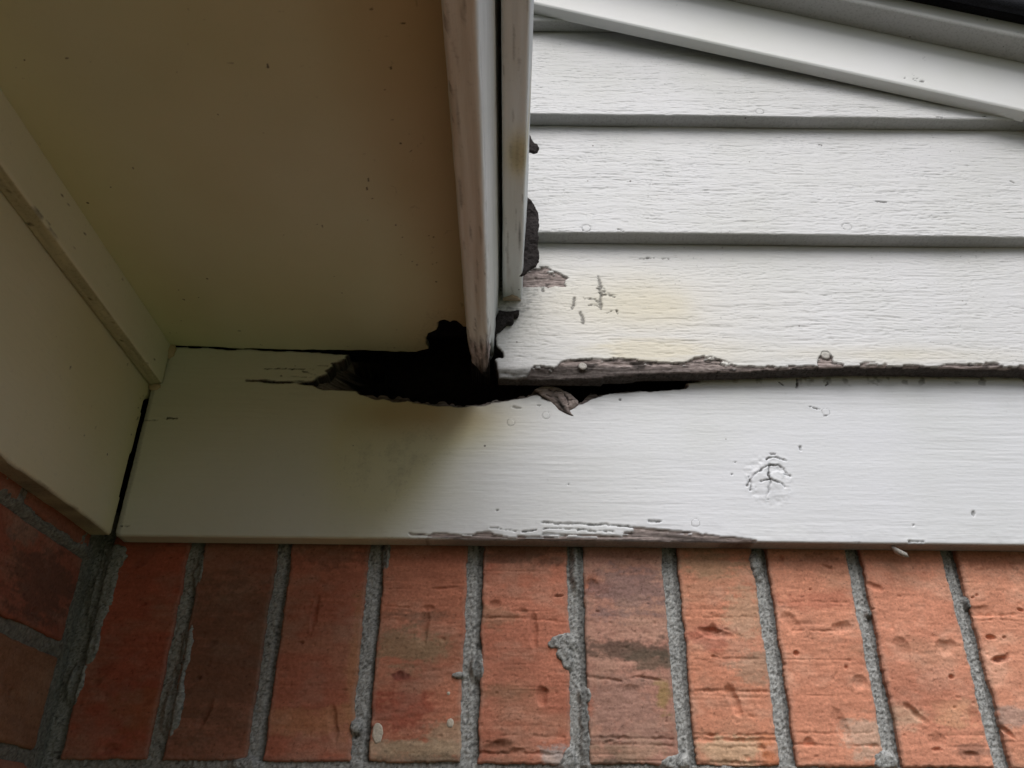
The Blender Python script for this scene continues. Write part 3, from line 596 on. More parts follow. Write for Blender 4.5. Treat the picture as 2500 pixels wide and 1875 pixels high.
# the loose grey knot hanging at the lip of the rot
kn = [f4(*p) for p in [(525, 1200), (560, 1178), (610, 1158), (680, 1166), (730, 1178), (780, 1208), (825, 1228), (862, 1262), (892, 1290), (893, 1322), (862, 1348), (818, 1366), (832, 1392), (853, 1415), (790, 1398), (730, 1362), (680, 1310), (640, 1278), (585, 1250), (560, 1222)]]
kcr = [([f4(640, 1205), f4(690, 1218), f4(740, 1212), f4(775, 1240), f4(800, 1286), f4(868, 1290)], .0003), ([f4(715, 1262), f4(728, 1300), f4(765, 1366)], .0003), ([f4(800, 1290), f4(806, 1330)], .0002), ([f4(620, 1240), f4(662, 1262), f4(715, 1268)], .0003)]
def kn_disp(X, Y, S):
    cr = f4(640, 1420); q = np.hypot(X-cr[0], Y-cr[1]); H = .0015+.0008*fbm(X*50, Y*50, 2, 750)+.0005*fbm(X*420, Y*420, 3, 751)+.0004*fbm(q*900, np.arctan2(Y-cr[1], X-cr[0])*4, 2, 755)
    for pts, w in kcr:
        d, t = line_dist(X, Y, pts); H -= .001*sstep(w*2, w*.5, d+.0002*fbm(X*500, Y*500, 2, 752))
    return H*sstep(.0003, -.003, S)*1.0
def kn_attr(X, Y, S):
    g = np.zeros_like(X)
    for pts, w in kcr:
        d, t = line_dist(X, Y, pts); g = np.maximum(g, .8*sstep(w*2, w*.5, d+.0002*fbm(X*500, Y*500, 2, 752)))
    c = f4(740, 1320); g = np.maximum(g, .75*np.exp(-(((X-c[0]+.6*(Y-c[1]))/.0035)**2+((Y-c[1])/.012)**2))+.35*np.maximum(0, fbm(X*300, Y*300, 3, 753)))
    return {'m': rgba(X.shape, 1, np.clip(g+sstep(-.0012, 0, S)*.4, 0, 1), 0, 0)}
def arc_sdf(X, Y): return poly_sdf(X, Y, kn)+.0003*fbm(X*300, Y*300, 2, 754)
o = relief('wood_knot', PF+np.array([0, -.0005, 0]), (1, 0, 0), (0, 0, 1), (0, -1, 0), .02, .10, .33, .385, .0006, M_frieze, frz, arc_sdf, kn_disp, kn_attr, .003, .0006)
o['label'] = 'cracked bare grey knot at the edge of the rot'

# ================================================================== LAP SIDING
sid = thing('lap_siding', (.25, Y_LAP, .374), 'rough textured white lap siding boards right of the eave', 'siding')
TH = .0142
def lap_frame(z0, expo):
    t = math.atan2(.0155, expo); V = np.array([0, math.sin(t), math.cos(t)]); N = np.array([0, -math.cos(t), math.sin(t)])
    return np.array([0, Y_LAP, z0]), V, N
def lap_px(P0, V, N, px, py):
    h = hit(px, py, P0, N)-P0; return h[0], float(np.dot(h, V))
def grain(X, Y, seed, W, a=1.0):
    """cedar-texture grain: long shallow ridges with short chips, rougher towards the butt"""
    wx = X+.004*fbm(X*9, Y*20, 2, seed+50); wy = Y+.0035*fbm(X*11, Y*9, 3, seed+51)+.0010*fbm(X*45, Y*30, 2, seed+53)
    r1 = 1-np.abs(fbm(wx*34, wy*430, 3, seed))*2.0
    r2 = fbm(wx*26, wy*250, 3, seed+1); r3 = fbm(wx*140, wy*720, 2, seed+2)
    lo = .55+.45*sstep(W, W*.1, Y); zone = .65+.5*fbm(X*7, Y*14, 2, seed+3)
    chips_ = sstep(.42, .60, fbm(wx*75, wy*260, 2, seed+4))*sstep(-.25, .35, fbm(X*9, Y*22, 2, seed+5))
    gr = 1-np.abs(fbm(wx*22, wy*330, 3, seed+7))*3.2
    gr2 = 1-np.abs(fbm(wx*60+3, wy*560, 2, seed+8))*3.2
    cut = sstep(.55, .97, gr)*sstep(-.45, .25, fbm(X*24, Y*150, 2, seed+9))
    cut2 = sstep(.62, .97, gr2)*sstep(-.2, .4, fbm(X*40, Y*120, 2, seed+10))
    gr3 = 1-np.abs(fbm(wx*16+5, wy*520, 3, seed+11, .6))*3.0; cut3 = sstep(.60, .98, gr3)*sstep(-.5, .2, fbm(X*18, Y*100, 2, seed+12))
    return a*(.00010*r1+.00050*r2*lo*zone+.00012*r3-.00032*chips_*lo-.00042*cut*zone-.00030*cut2-.00036*cut3)
laps = []
def peel_sdf(X, Y, p):
    d = poly_sdf(X, Y, p)+.0008*fbm(X*130, Y*330, 3, 806)+.0005*fbm(X*420, Y*700, 2, 811)
    isl = sstep(.34, .50, fbm(X*85, Y*300, 3, 813))*sstep(.008, .001, -d)      # paint flakes that still hold near the edge
    return d+isl*.006*(d < 0)
specs = [('lap3', .3742, .1472), ('lap2', .5214, .1593), ('lap1', .6807, .1515), ('lap0', .8322, .15)]
RZ = lambda x: .843-.320*(x-.0255)          # lower edge line of the rake board on its face
for i, (nm, z0, ex) in enumerate(specs):
    P0, V, N = lap_frame(z0, ex); L = lambda px, py, P0=P0, V=V, N=N: lap_px(P0, V, N, px, py)
    l4 = lambda cx, cy, L=L: L(1150+cx/3.403, 600+cy/3.403)
    l7 = lambda cx, cy, L=L: L(1700+cx/2.2125, 600+cy/2.2125)
    l6 = lambda cx, cy, L=L: L(1300+cx/1.8433, cy/1.8433)
    peels, cracks_, nails, grime, W = [], [], [], [], ex
    umin, vmin = -.022, 0.0
    if i == 0:
        vmin = -.014
        out = [l4(*p) for p in [(200, 500), (200, 690), (205, 720), (205, 770), (212, 830), (240, 855), (262, 880), (266, 925), (225, 920), (192, 935), (205, 965), (210, 1000), (222, 1050), (230, 1085), (236, 1135), (300, 1148), (380, 1140), (470, 1142), (600, 1128), (700, 1112), (820, 1100), (900, 1106), (1000, 1092), (1080, 1098), (1110, 1072), (1250, 1068), (1350, 1064), (1390, 1052), (1550, 1048), (1800, 1045)]] + [(.30, .0), (.62, .0005), (.62, ex+.006), (-.022, ex+.006), (-.022, .13)]
        def sdf(X, Y, out=out): return poly_sdf(X, Y, out)+.0006*fbm(X*150, Y*350, 3, 800)
        peels.append([l4(*p) for p in [(255, 1165), (290, 1132), (335, 1095), (380, 1080), (460, 1072), (475, 1052), (500, 1005), (535, 992), (580, 990), (640, 1002), (685, 1004), (715, 995), (742, 962), (800, 938), (870, 940), (1010, 930), (1075, 936), (1140, 942), (1180, 926), (1260, 928), (1290, 938), (1365, 935), (1375, 945), (1500, 958), (1600, 963), (1680, 970), (1740, 968), (1790, 955), (1845, 938), (1870, 905), (1930, 908), (1990, 916), (2060, 936), (2120, 955), (2160, 980), (2212, 985)]] +
                     [l7(*p) for p in [(170, 628), (205, 643), (250, 648), (300, 645), (365, 652), (385, 645), (430, 652), (500, 645), (560, 650), (610, 646), (655, 652), (655, 612), (668, 598), (690, 588), (715, 590), (735, 604), (740, 632), (795, 638), (798, 662), (850, 655), (884, 658), (886, 640), (915, 630), (960, 633), (1020, 640), (1035, 652), (1100, 654), (1130, 645), (1180, 646), (1240, 655), (1290, 655), (1360, 640), (1420, 638), (1500, 634), (1555, 640), (1560, 630), (1628, 632), (1640, 645), (1700, 650), (1730, 655), (1745, 645), (1775, 645), (1900, 650), (1900, 700), (800, 700), (0, 700)]] + [l4(1200, 1150), l4(300, 1200)])
        peels.append([l4(*p) for p in [(415, 205), (450, 188), (500, 180), (560, 170), (620, 167), (655, 190), (690, 208), (735, 220), (770, 245), (812, 262), (780, 285), (778, 312), (795, 338), (700, 330), (640, 345), (600, 332), (520, 340), (450, 335), (405, 350)]])
        cracks_ += [([l4(*p) for p in [(1057, 250), (1066, 285), (1076, 330), (1072, 365), (1080, 400), (1074, 450), (1078, 520)]], .0011), ([l4(*p) for p in [(1055, 350), (1085, 345), (1112, 352)]], .0006), ([l4(*p) for p in [(1065, 382), (1110, 378)]], .0006), ([l4(*p) for p in [(1085, 402), (1140, 398), (1192, 428)]], .0007), ([l4(*p) for p in [(918, 432), (960, 440), (1025, 438)]], .0004), ([l4(*p) for p in [(858, 432), (850, 480), (832, 518)]], .0009), ([l4(*p) for p in [(908, 550), (925, 600), (940, 645)]], .0011), ([l4(*p) for p in [(975, 490), (1050, 492)]], .0006), ([l4(*p) for p in [(1130, 555), (1170, 545), (1215, 540)]], .0005), ([l4(1208, 530), l4(1212, 560)], .0007), ([l4(600, 335), l4(598, 375)], .0007), ([l4(1410, 108), l4(1640, 104)], .0005), ([l4(1020, 440), l4(1060, 470)], .0003)]
        nails = [(l4(928, 997), 1), (l7(698, 592), 1)]
    elif i == 1:
        nails = [(l6(242, 1028), 0), (l6(1414, 1022), 0)]
        cracks_ += [([l6(385, 1034), l6(405, 1042)], .0006), ([l6(1290, 652), l6(1310, 652)], .0005), ([l6(1545, 910), l6(1590, 912)], .0006), ([l6(2150, 815), l6(2170, 826)], .0006)]
        sdf = None
    elif i == 2:
        nails = [(l6(1022, 503), 0)]
        cracks_ += [([l6(1820, 528), l6(1845, 529)], .0006), ([l6(2030, 524), l6(2040, 522)], .0006)]
        def sdf(X, Y, z0=z0): return np.maximum(box_sdf(X, Y, -.022, .62, 0, .16), (z0+Y)-(RZ(X)+.045))
    else:
        def sdf(X, Y, z0=z0): return np.maximum(box_sdf(X, Y, -.022, .62, 0, .16), (z0+Y)-(RZ(X)+.045))
    if i == 1:
        def sdf(X, Y, z0=z0, ex=ex): return np.maximum(box_sdf(X, Y, -.022, .62, 0, ex+.006)+.0004*fbm(X*40, Y*300, 3, 812), (z0+Y)-(RZ(X)+.045))
    def dsp(X, Y, S, i=i, W=W, peels=peels, cracks_=cracks_, nails=nails):
        g = grain(X, Y, 820+i*60, W, 1.0 if i == 0 else 1.3)
        H = g+.0011*fbm(X*6, Y*5, 2, 805+i)+.0008*fbm(X*2.5, Y*1.5, 2, 806+i)
        pl = np.zeros_like(X)
        for p in peels: pl = np.maximum(pl, sstep(.0003, -.0003, peel_sdf(X, Y, p)))
        if peels: H = H+.0007*sstep(.0025, 0, np.abs(pl-.0))*0-pl*(.0019-.0013*fbm(X*28, Y*480, 4, 807, .65)+.0009*fbm(X*180, Y*220, 3, 809))
        for pts, w in cracks_:
            d, t = line_dist(X, Y, pts); H -= .0010*sstep(w*1.5, w*.4, d+.0010*fbm(X*500, Y*900, 2, 808))
        for (cx, cy), bare in nails:
            q = np.hypot(X-cx, Y-cy); H -= .0009*sstep(.0009, 0, np.abs(q-.0044))*(0 if bare else 1); H = np.where(q < .0042, H*.3+.0004*(0 if bare else 1), H)
        # crumbled wood at the far left of the butt
        if i == 0: H -= sstep(.008, 0, Y+.012)*sstep(.10, .0, X)*.003*(1+fbm(X*60, Y*120, 3, 817))
        return H
    def att(X, Y, S, i=i, W=W, peels=peels, cracks_=cracks_, nails=nails):
        n = fbm(X*60, Y*380, 3, 830+i); n2 = fbm(X*14, Y*14, 3, 831+i); n3 = fbm(X*330, Y*420, 3, 834+i)
        r = np.zeros_like(X); g = np.zeros_like(X); b = np.zeros_like(X); a = np.zeros_like(X)
        for p in peels:
            d = peel_sdf(X, Y, p); r = np.maximum(r, sstep(.0003, -.0003, d)); g = np.maximum(g, .55*sstep(.0008, .0001, np.abs(d+.0003))*(n > -.3))
        fb = fbm(X*34, Y*620, 4, 839, .7)+.35*n3; g = np.maximum(g, r*sstep(.05, .55, fb)*.8); g = np.maximum(g, r*sstep(.2, .55, fbm(X*45, Y*70, 3, 841))*.75)
        for pts, w in cracks_:
            d, t = line_dist(X, Y, pts); g = np.maximum(g, .62*sstep(w*1.5, w*.5, d+.0010*fbm(X*500, Y*900, 2, 808)))
        for (cx, cy), bare in nails:
            q = np.hypot(X-cx, Y-cy)+.0006*fbm(X*200, Y*200, 2, 835); g = np.maximum(g, sstep(.0008, .0001, np.abs(q-.0044))*(.7 if bare else .42))
        spk = sstep(.60, .78, fbm(X*420, Y*520, 2, 836+i))*sstep(.1, .6, fbm(X*20, Y*30, 2, 837+i)+.2); g = np.maximum(g, spk*.35)
        if i == 0:
            c = l4(1500, 860); b = np.clip(np.exp(-(((X-c[0])/.055)**2+((Y-c[1])/.014)**2))*(1.5+.6*n), 0, 1)
            c = l4(1250, 480); b = np.maximum(b, np.exp(-(((X-c[0])/.10)**2+((Y-c[1])/.045)**2))*(.85+.5*n2))
            c = l7(1000, 590); b = np.maximum(b, np.exp(-(((X-c[0])/.12)**2+((Y-c[1])/.010)**2))*(.55+.4*n2))
            c = l7(60, 560); b = np.maximum(b, np.exp(-(((X-c[0])/.06)**2+((Y-c[1])/.02)**2))*(.55+.4*n2))
            g = np.maximum(g, .50*sstep(.05, -.01, X+.012*n2)*sstep(.0, .08, Y)*sstep(-.25, .5, n3+.2*n)); g = np.maximum(g, .16*sstep(.04, -.01, X+.01*n2))      # mould specks beside the bar over painted-in grey shading
            c = l4(600, 330); g = np.maximum(g, .7*np.exp(-(((X-c[0])/.03)**2+((Y-c[1])/.008)**2))*sstep(.0, .5, n3+.25*n))
            g = np.maximum(g, sstep(.001, -.010, Y+.003*n)*sstep(.10, .02, X)*.6)
            g = np.maximum(g, .7*r*sstep(.002, -.003, Y+.003*n)*sstep(.35, .05, X))
        # underside lip: grime on the lowest board, painted-in shade on the others
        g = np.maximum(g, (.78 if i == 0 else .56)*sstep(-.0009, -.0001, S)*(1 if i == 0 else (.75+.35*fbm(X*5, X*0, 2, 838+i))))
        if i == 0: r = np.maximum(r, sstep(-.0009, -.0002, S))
        return {'m': rgba(X.shape, r, g, b, a)}
    laps.append(relief('siding_board', P0, (1, 0, 0), V, N, -.022, .62 if i < 3 else .3, vmin, ex+.006 if i < 2 else (.16 if i == 2 else .06), .00085, M_lap, sid, sdf, dsp, att, TH, .0018))
    if i == 0:
        for (cx, cy), bare in nails:
            rr = .0037
            Pn = P0+np.array([1, 0, 0])*cx+V*cy+N*.0002
            chip_pts = [(math.cos(a)*rr, math.sin(a)*rr) for a in np.linspace(0, 2*math.pi, 20, endpoint=False)]
            me_o = relief('nail', Pn, (1, 0, 0), V, N, -.0045, .0045, -.0045, .0045, .0005, M_nail, laps[0], lambda X, Y, c=chip_pts: poly_sdf(X, Y, c), lambda X, Y, S: .0003*fbm(X*500, Y*500, 2, 9), None, .002, .0006)
            me_o.location = Pn-P0

def coarse_lap(z0, ex, u0, u1):
    P0, V, N = lap_frame(z0, ex)
    def sdf(X, Y): return np.maximum(np.maximum(box_sdf(X, Y, u0, u1, 0, ex+.006), (z0+Y)-(RZ(X)+.045)), np.where(X < 0, (.5465-.32*X)-(z0+Y), -9))
    if np.min(sdf(*np.meshgrid(np.linspace(u0, u1, 60), np.linspace(0, ex, 20)))) > -.004: return
    relief('siding_board', P0, (1, 0, 0), V, N, u0, u1, 0, ex+.006, .003, M_lap, sid, sdf, lambda X, Y, S: grain(X, Y, 990, ex, 1.0)+.0011*fbm(X*6, Y*5, 2, 991), lambda X, Y, S: {'m': rgba(X.shape, 0, .5*sstep(-.0009, 0, S), 0, 0)}, TH, .0018)  # board edges darkened to paint the shade underneath
for z0, ex in [(.3742, .1472), (.5214, .1593), (.6807, .1515)]: coarse_lap(z0, ex, .6205, 1.10)
for z0, ex in [(.5214, .1593), (.6807, .1515), (.8322, .15), (.9822, .15)]: coarse_lap(z0, ex, -.60, -.0225)
# ================================================================== swept boards (fascia, bars, trims)
def sweep(name, prof, y0, y1, ny, mat, parent, axis=(0, 1, 0), A=(1, 0, 0), B=(0, 0, 1), origin=(0, 0, 0), end=None, disp=None, attrs=None, n_side=12, rnd=.001):
    """closed cross section prof [(a,b)...] (counter-clockwise seen against the axis) swept along the axis.
    end(a,b,k) -> where the far end lies for that bit of section; disp(s,a,b)-> outward; attrs(s,a,b)"""
    axis, A, B, O = [np.array(v, float) for v in (axis, A, B, origin)]
    P = []; K = []
    n = len(prof)
    for k in range(n):
        p, q = np.array(prof[k]), np.array(prof[(k+1) % n]); L = np.linalg.norm(q-p)
        m = max(3, int(L/.0016)) if L < .05 else max(3, int(L/.004)); t = np.linspace(0, 1, m, endpoint=False)
        for tt in t: P.append(p+(q-p)*tt); K.append(k+tt)
    P = np.array(P); K = np.array(K); np_ = len(P)
    C = P.mean(0)
    # round corners slightly by smoothing the section
    for _ in range(2 if rnd else 0): P = P*.6+.2*(np.roll(P, 1, 0)+np.roll(P, -1, 0))
    tg = np.roll(P, -1, 0)-np.roll(P, 1, 0); nrm = np.stack([tg[:, 1], -tg[:, 0]], 1); nrm /= np.linalg.norm(nrm, axis=1)[:, None]+1e-9
    if np.sum(nrm*(P-C)) < 0: nrm = -nrm
    ts = np.linspace(0, 1, ny)
    e = np.array([end(P[i, 0], P[i, 1], K[i]) if end else y1 for i in range(np_)])
    S = y0+ts[:, None]*(e[None, :]-y0)
    Aa = np.broadcast_to(P[:, 0], S.shape); Bb = np.broadcast_to(P[:, 1], S.shape); Kk = np.broadcast_to(K, S.shape)
    H = disp(S, Aa, Bb, Kk) if disp else 0*S
    Aw = Aa+H*nrm[:, 0]; Bw = Bb+H*nrm[:, 1]
    V = (S[..., None]*axis+Aw[..., None]*A+Bw[..., None]*B).reshape(-1, 3)
    idx = np.arange(ny*np_).reshape(ny, np_); nx = np.roll(idx, -1, 1)
    Q = np.stack([idx[:-1], nx[:-1], nx[1:], idx[1:]], -1).reshape(-1, 4)
    at = {k: np.asarray(v, np.float32).reshape(-1, 4) for k, v in (attrs(S, Aa, Bb, Kk) if attrs else {}).items()}
    me = bpy.data.meshes.new(name)
    nV = len(V)
    # end caps as n-gons through from_pydata-like build
    loops = np.concatenate([Q.ravel(), idx[0][::-1], idx[-1]]); m = len(Q)
    starts = np.concatenate([np.arange(m)*4, [m*4, m*4+np_]])
    me.vertices.add(nV); me.vertices.foreach_set('co', (V).astype(np.float32).ravel())
    me.loops.add(len(loops)); me.loops.foreach_set('vertex_index', loops.astype(np.int32))
    me.polygons.add(m+2); me.polygons.foreach_set('loop_start', starts.astype(np.int32))
    sm = np.ones(m+2, bool); sm[-2:] = False; me.polygons.foreach_set('use_smooth', sm)
    for k, v in at.items():
        t_ = me.color_attributes.new(k, 'FLOAT_COLOR', 'POINT'); t_.data.foreach_set('color', v.ravel())
    me.update(calc_edges=True); me.validate(); me.materials.append(mat)
    return link_mesh(name, me, parent, O)

# fascia board (leans outwards a little towards its top)
ln = math.tan(math.radians(3.6))
zb, zt = .360, .535
prof = [(-.0362, zb), (-.0178, zb), (-.0178+ln*(zt-zb), zt), (-.0362+ln*(zt-zb), zt)]
def fas_end(a, b, k):
    t = (a+.0362)/.0184                                # 0 inner .. 1 outer
    return .649 if b > zb+.03 else (.600+.040*np.clip(t, 0, 1)**.8+.006*fbm(np.array([[a*700.]]), np.array([[b*300.]]), 3, 900)[0, 0]+(b-zb)*.3)
def fas_disp(S, A, B, K):
    H = .0006*fbm(S*14, A*300+B*300, 3, 901)+.00045*fbm(S*30, A*900+B*900, 3, 902)
    rot = sstep(.555, .635, S)*(B < zb+.03)
    H += rot*(-.0028+.0030*fbm(S*60, A*700+B*500, 3, 903)+.0026*fbm(S*35, A*1500+B*900, 3, 904, .7))
    for s0, s1, a0, dp in ((.40, .47, .367, .0014), (.44, .56, .372, .0018), (.50, .60, .364, .0012), (.35, .39, .380, .0008)):
        d = np.abs(B-a0-.002*np.sin(S*80)); H -= dp*sstep(.0012, 0, d)*sstep(s0, s0+.02, S)*sstep(s1, s1-.02, S)*(A > -.03)
    return H
def fas_attr(S, A, B, K):
    n = fbm(S*25, A*700+B*700, 4, 905); n2 = fbm(S*9, A*200+B*200, 3, 906)
    under = (B < zb+.0012)
    fib_ = fbm(S*40, A*1500+B*900, 4, 910, .7)
    r = sstep(.560, .590, S+.012*n+.014*fib_)*(B < zb+.02)
    g = sstep(.606, .632, S+.006*n+.01*fib_)*.95*(B < zb+.03); g = np.maximum(g, r*sstep(-.05, .45, fib_)*.7)
    r = np.maximum(r, sstep(.4, .7, n+.2*n2)*under*.10*sstep(.3, .5, S))
    g = np.maximum(g, .42*sstep(.15, .7, fbm(S*30, A*1400, 3, 907))*under); g = np.maximum(g, .45*sstep(.30, .5, fbm(S*120, A*1200, 3, 908))*sstep(.1, .5, fbm(S*14, A*200, 2, 909))*under); g = np.maximum(g, .35*np.exp(-((A+.0178)/.0008)**2)*sstep(-.2, .4, n2+n))
    a = under*(.12+.4*n2+.2*sstep(.35, .6, S))+(1-under)*.04
    for s0, s1, a0, dp in ((.40, .47, .367, .0014), (.44, .56, .372, .0018), (.50, .60, .364, .0012), (.35, .39, .380, .0008)):
        d = np.abs(B-a0-.002*np.sin(S*80)); g = np.maximum(g, .7*sstep(.0010, 0.0003, d)*sstep(s0, s0+.02, S)*sstep(s1, s1-.02, S)*(A > -.03))
    return {'m': rgba(S.shape, np.clip(r, 0, 1), np.clip(g, 0, 1), .1+0*S, np.clip(a, 0, 1))}
fas = thing('fascia_board', (-.027, 0, zb), 'dirty cream fascia board with a rotten brown tip, edge of the soffit', 'trim board')
sweep('board', prof, -1.5, .649, 900, M_trim, fas, end=fas_end, disp=fas_disp, attrs=fas_attr)
# charred splinters that carry on past the rotten tip
rs = np.random.RandomState(5)
for k in range(9):
    a0 = -.0335+.0018*k; L0 = .612+.003*k+rs.rand()*.006; L1 = L0+.018+rs.rand()*.016
    w = .0008+rs.rand()*.0006
    V = np.array([(a0-w, L0-.02, zb+.006), (a0+w, L0-.02, zb+.006), (a0+w, L0-.02, zb+.012), (a0-w, L0-.02, zb+.012), (a0-w*.3, L1, zb-.004*rs.rand()+.002), (a0+w*.3, L1, zb+.002), (a0+w*.3, L1, zb+.005), (a0-w*.3, L1, zb+.005)])
    o = link_mesh('splinter', raw_mesh('splinter', V-np.array(fas.location), [(0, 1, 2, 3), (4, 7, 6, 5), (0, 4, 5, 1), (1, 5, 6, 2), (2, 6, 7, 3), (3, 7, 4, 0)], None, M_void), fas, fas.location)

# outer strip in front of the fascia
zb2, zt2 = .447, .535; ln2 = math.tan(math.radians(3.0))
prof2 = [(-.0085, zb2), (.0096, zb2), (.0096+ln2*(zt2-zb2), zt2), (-.0085+ln2*(zt2-zb2), zt2)]
def bar_attr(S, A, B, K):
    n = fbm(S*22, A*600+B*300, 4, 915); n2 = fbm(S*9+4, A*160, 3, 916); under = (B < zb2+.0012)
    g = .55*sstep(.25, .6, fbm(S*40, A*700+B*300, 3, 917))*under*np.where(A > .004, 1, .6)
    c = (.455, .0055); bl = np.exp(-(((S-.455)/.020)**2+((A-.004)/.008)**2)); b = np.clip(bl*1.4, 0, 1); a = np.clip(bl*.5+under*.16+.2*n2, 0, 1)
    g = np.maximum(g, bl*.25*(1+n)); g = np.maximum(g, .7*np.exp(-(((S-.545)/.022)**2+((A-.0065)/.0012)**2))*sstep(-.2, .3, n))
    g = np.maximum(g, .55*sstep(.632, .644, S)*sstep(-.3, .3, n)); g = np.maximum(g, .35*sstep(.0075, .0096, A)*under*sstep(-.2, .4, n2+.2*n))
    return {'m': rgba(S.shape, .30*sstep(.3, .6, n)*under*sstep(.45, .6, S), np.clip(g, 0, 1), b, a)}
bar = thing('drip_strip', (0, 0, zb2), 'narrow cream strip hanging beside the fascia across a black gap', 'trim board')
def bar_end(a, b, k): return .6425+.0012*math.sin(a*900)
sweep('board', prof2, -1.5, .6425, 900, M_trim, bar, end=bar_end, disp=lambda S, A, B, K: .0004*fbm(S*12, A*300+B*200, 3, 918)+.00025*fbm(S*30, A*900+B*900, 3, 919), attrs=bar_attr)
# torn bit of paint at its end
pts = [(-.0080, .6375), (-.004, .6345), (.001, .6320), (.0055, .6345), (.0088, .6400), (.0086, .6490), (.002, .6475), (-.0075, .6480)]
o = relief('paint_flake', (0, 0, zb2-.0006), (1, 0, 0), (0, -1, 0), (0, 0, -1), -.0095, .0105, -.652, -.630, .0006, M_rake, bar, lambda X, Y: poly_sdf(X, -Y, pts)+.0004*fbm(X*400, Y*400, 2, 6), lambda X, Y, S: .0012*sstep(-.642, -.634, Y)+.0004*fbm(X*200, Y*200, 2, 7), None, .0006, .0003)

# soffit panel
def sof_z(x): return .3985-.030*(x+.31)
PS = np.array([0, 0, .3985-.030*.31]); US = np.array([1, 0, -.030]); US /= np.linalg.norm(US); NS = np.cross(US, (0, -1, 0))
def s3(cx, cy):
    h = hit(600+cx/3.16, 700+cy/3.16, PS, NS)-PS; return float(np.dot(h, US)), -h[1]
shole = [s3(*p) for p in [(1000, 566), (1032, 566), (1036, 548), (1060, 545), (1108, 548), (1130, 533), (1150, 518), (1190, 505), (1230, 506), (1300, 513), (1350, 496), (1385, 488), (1412, 484), (1405, 462), (1392, 440), (1400, 420), (1394, 398), (1410, 368), (1440, 350), (1470, 335), (1484, 310), (1484, 280), (1505, 265), (1532, 257), (1560, 268), (1578, 277), (1600, 262), (1625, 264), (1650, 285), (1675, 312), (1750, 320)]]+[(.0, -.655), (.0, -.70), (-.14, -.70)]
edgep = [s3(*p) for p in [(-1500, 400), (-480, 485), (0, 505), (180, 516), (350, 520), (600, 528), (760, 545), (800, 560), (1010, 566)]]
def sof_sdf(X, Y):
    B = poly_sdf(X, Y, shole)+.0008*fbm(X*150, Y*150, 3, 930)
    gap = -(Y+.6495)*1.0                                                # leaves a thin dark line against the wall board
    gap = gap+.0003+.0012*fbm(X*60, Y*10, 3, 931)+.0030*sstep(-.24, -.13, X)
    return np.maximum(-B, gap)
def sof_attr(X, Y, S):
    n = fbm(X*9, Y*6, 3, 932); f = fbm(X*60, Y*25, 3, 933)
    a = np.clip(.85*sstep(-.12, -.035, X+.012*n)+.08+.2*n, 0, 1)
    g = .35*sstep(.55, .8, fbm(X*170, Y*60, 3, 934))*sstep(-.10, -.04, X)
    g = np.maximum(g, .8*sstep(.70, .80, fbm(X*260, Y*260, 2, 935))*sstep(.3, .6, fbm(X*30, Y*30, 2, 936)+.1))
    b = np.clip(.22+.25*fbm(X*7, Y*7, 2, 937)+.3*sstep(-.24, -.3, X), 0, 1)
    B = poly_sdf(X, Y, shole)+.0008*fbm(X*150, Y*150, 3, 930); g = np.maximum(g, .7*sstep(.0012, .0002, B))
    g = np.maximum(g, .15*sstep(.03, .0, B+.01*f))
    rs = np.random.RandomState(12)
    for k in range(22):                                                  # hairline scratches and clinging bits
        cx = -.125+.09*rs.rand() if k < 24 else -.29+.2*rs.rand(); cy = -.62+.36*rs.rand(); an = rs.rand()*3.1; L = .002+.006*rs.rand()
        d, t = line_dist(X, Y, [(cx, cy), (cx+L*math.cos(an), cy+L*math.sin(an)), (cx+L*1.6*math.cos(an+.5), cy+L*1.6*math.sin(an+.5))])
        g = np.maximum(g, (.12+.16*rs.rand())*sstep(.0007, .0001, d))
    return {'m': rgba(X.shape, 0, g, b, a)}
sof = thing('soffit_panel', (-.17, 0, .39), 'large smooth olive shadowed soffit panel with a rotted corner hole', 'soffit')
relief('panel', PS, US, (0, -1, 0), NS, -.345, -.020, -.650, .0, .0011, M_soffit, sof, sof_sdf, lambda X, Y, S: .0008*fbm(X*8, Y*4, 2, 940)+.00012*fbm(X*90, Y*90, 3, 941), sof_attr, .006, .0005)
relief('panel', PS, US, (0, -1, 0), NS, -.345, -.020, .0, 1.5, .02, M_soffit, sof, None, None, lambda X, Y, S: {'m': rgba(X.shape, 0, 0, .35, .2)}, .006, .0)

# side frieze board (faces right) and the trim strip above it
sfz = thing('frieze_board', (X_LBOARD, 0, .2186), 'shadowed cream board running along the side wall at far left', 'trim board')
def sb_sdf(X, Y):
    low = .2182+.0010*fbm(X*40, Y*0, 3, 950)-.0030*sstep(.65, .50, X)
    D = np.maximum(low-Y, np.maximum(X-(.6485-.0010*fbm(X*0, Y*90, 3, 951))-.012*sstep(.34, .352, Y), Y-.372))
    c = [(.640, .2150), (.646, .2235), (.652, .2215), (.668, .2245), (.668, .21), (.640, .21)]
    return D
def sb_attr(X, Y, S):
    n = fbm(X*60, Y*60, 3, 952); n2 = fbm(X*9, Y*12, 3, 953)
    g = .55*sstep(-.0016, .0003, S+.0012*n)*sstep(.0, .6, n2+.3)*(Y < .23); g = np.maximum(g, .75*sstep(.66, .80, fbm(X*230, Y*230, 2, 954))*sstep(.2, .5, fbm(X*25, Y*25, 2, 955)+.1))
    return {'m': rgba(X.shape, .4*sstep(-.001, .0005, S)*sstep(.2, .6, n)*(Y < .23), g, np.clip(.45+.3*n2+.4*sstep(.62, .655, X), 0, 1), .1)}
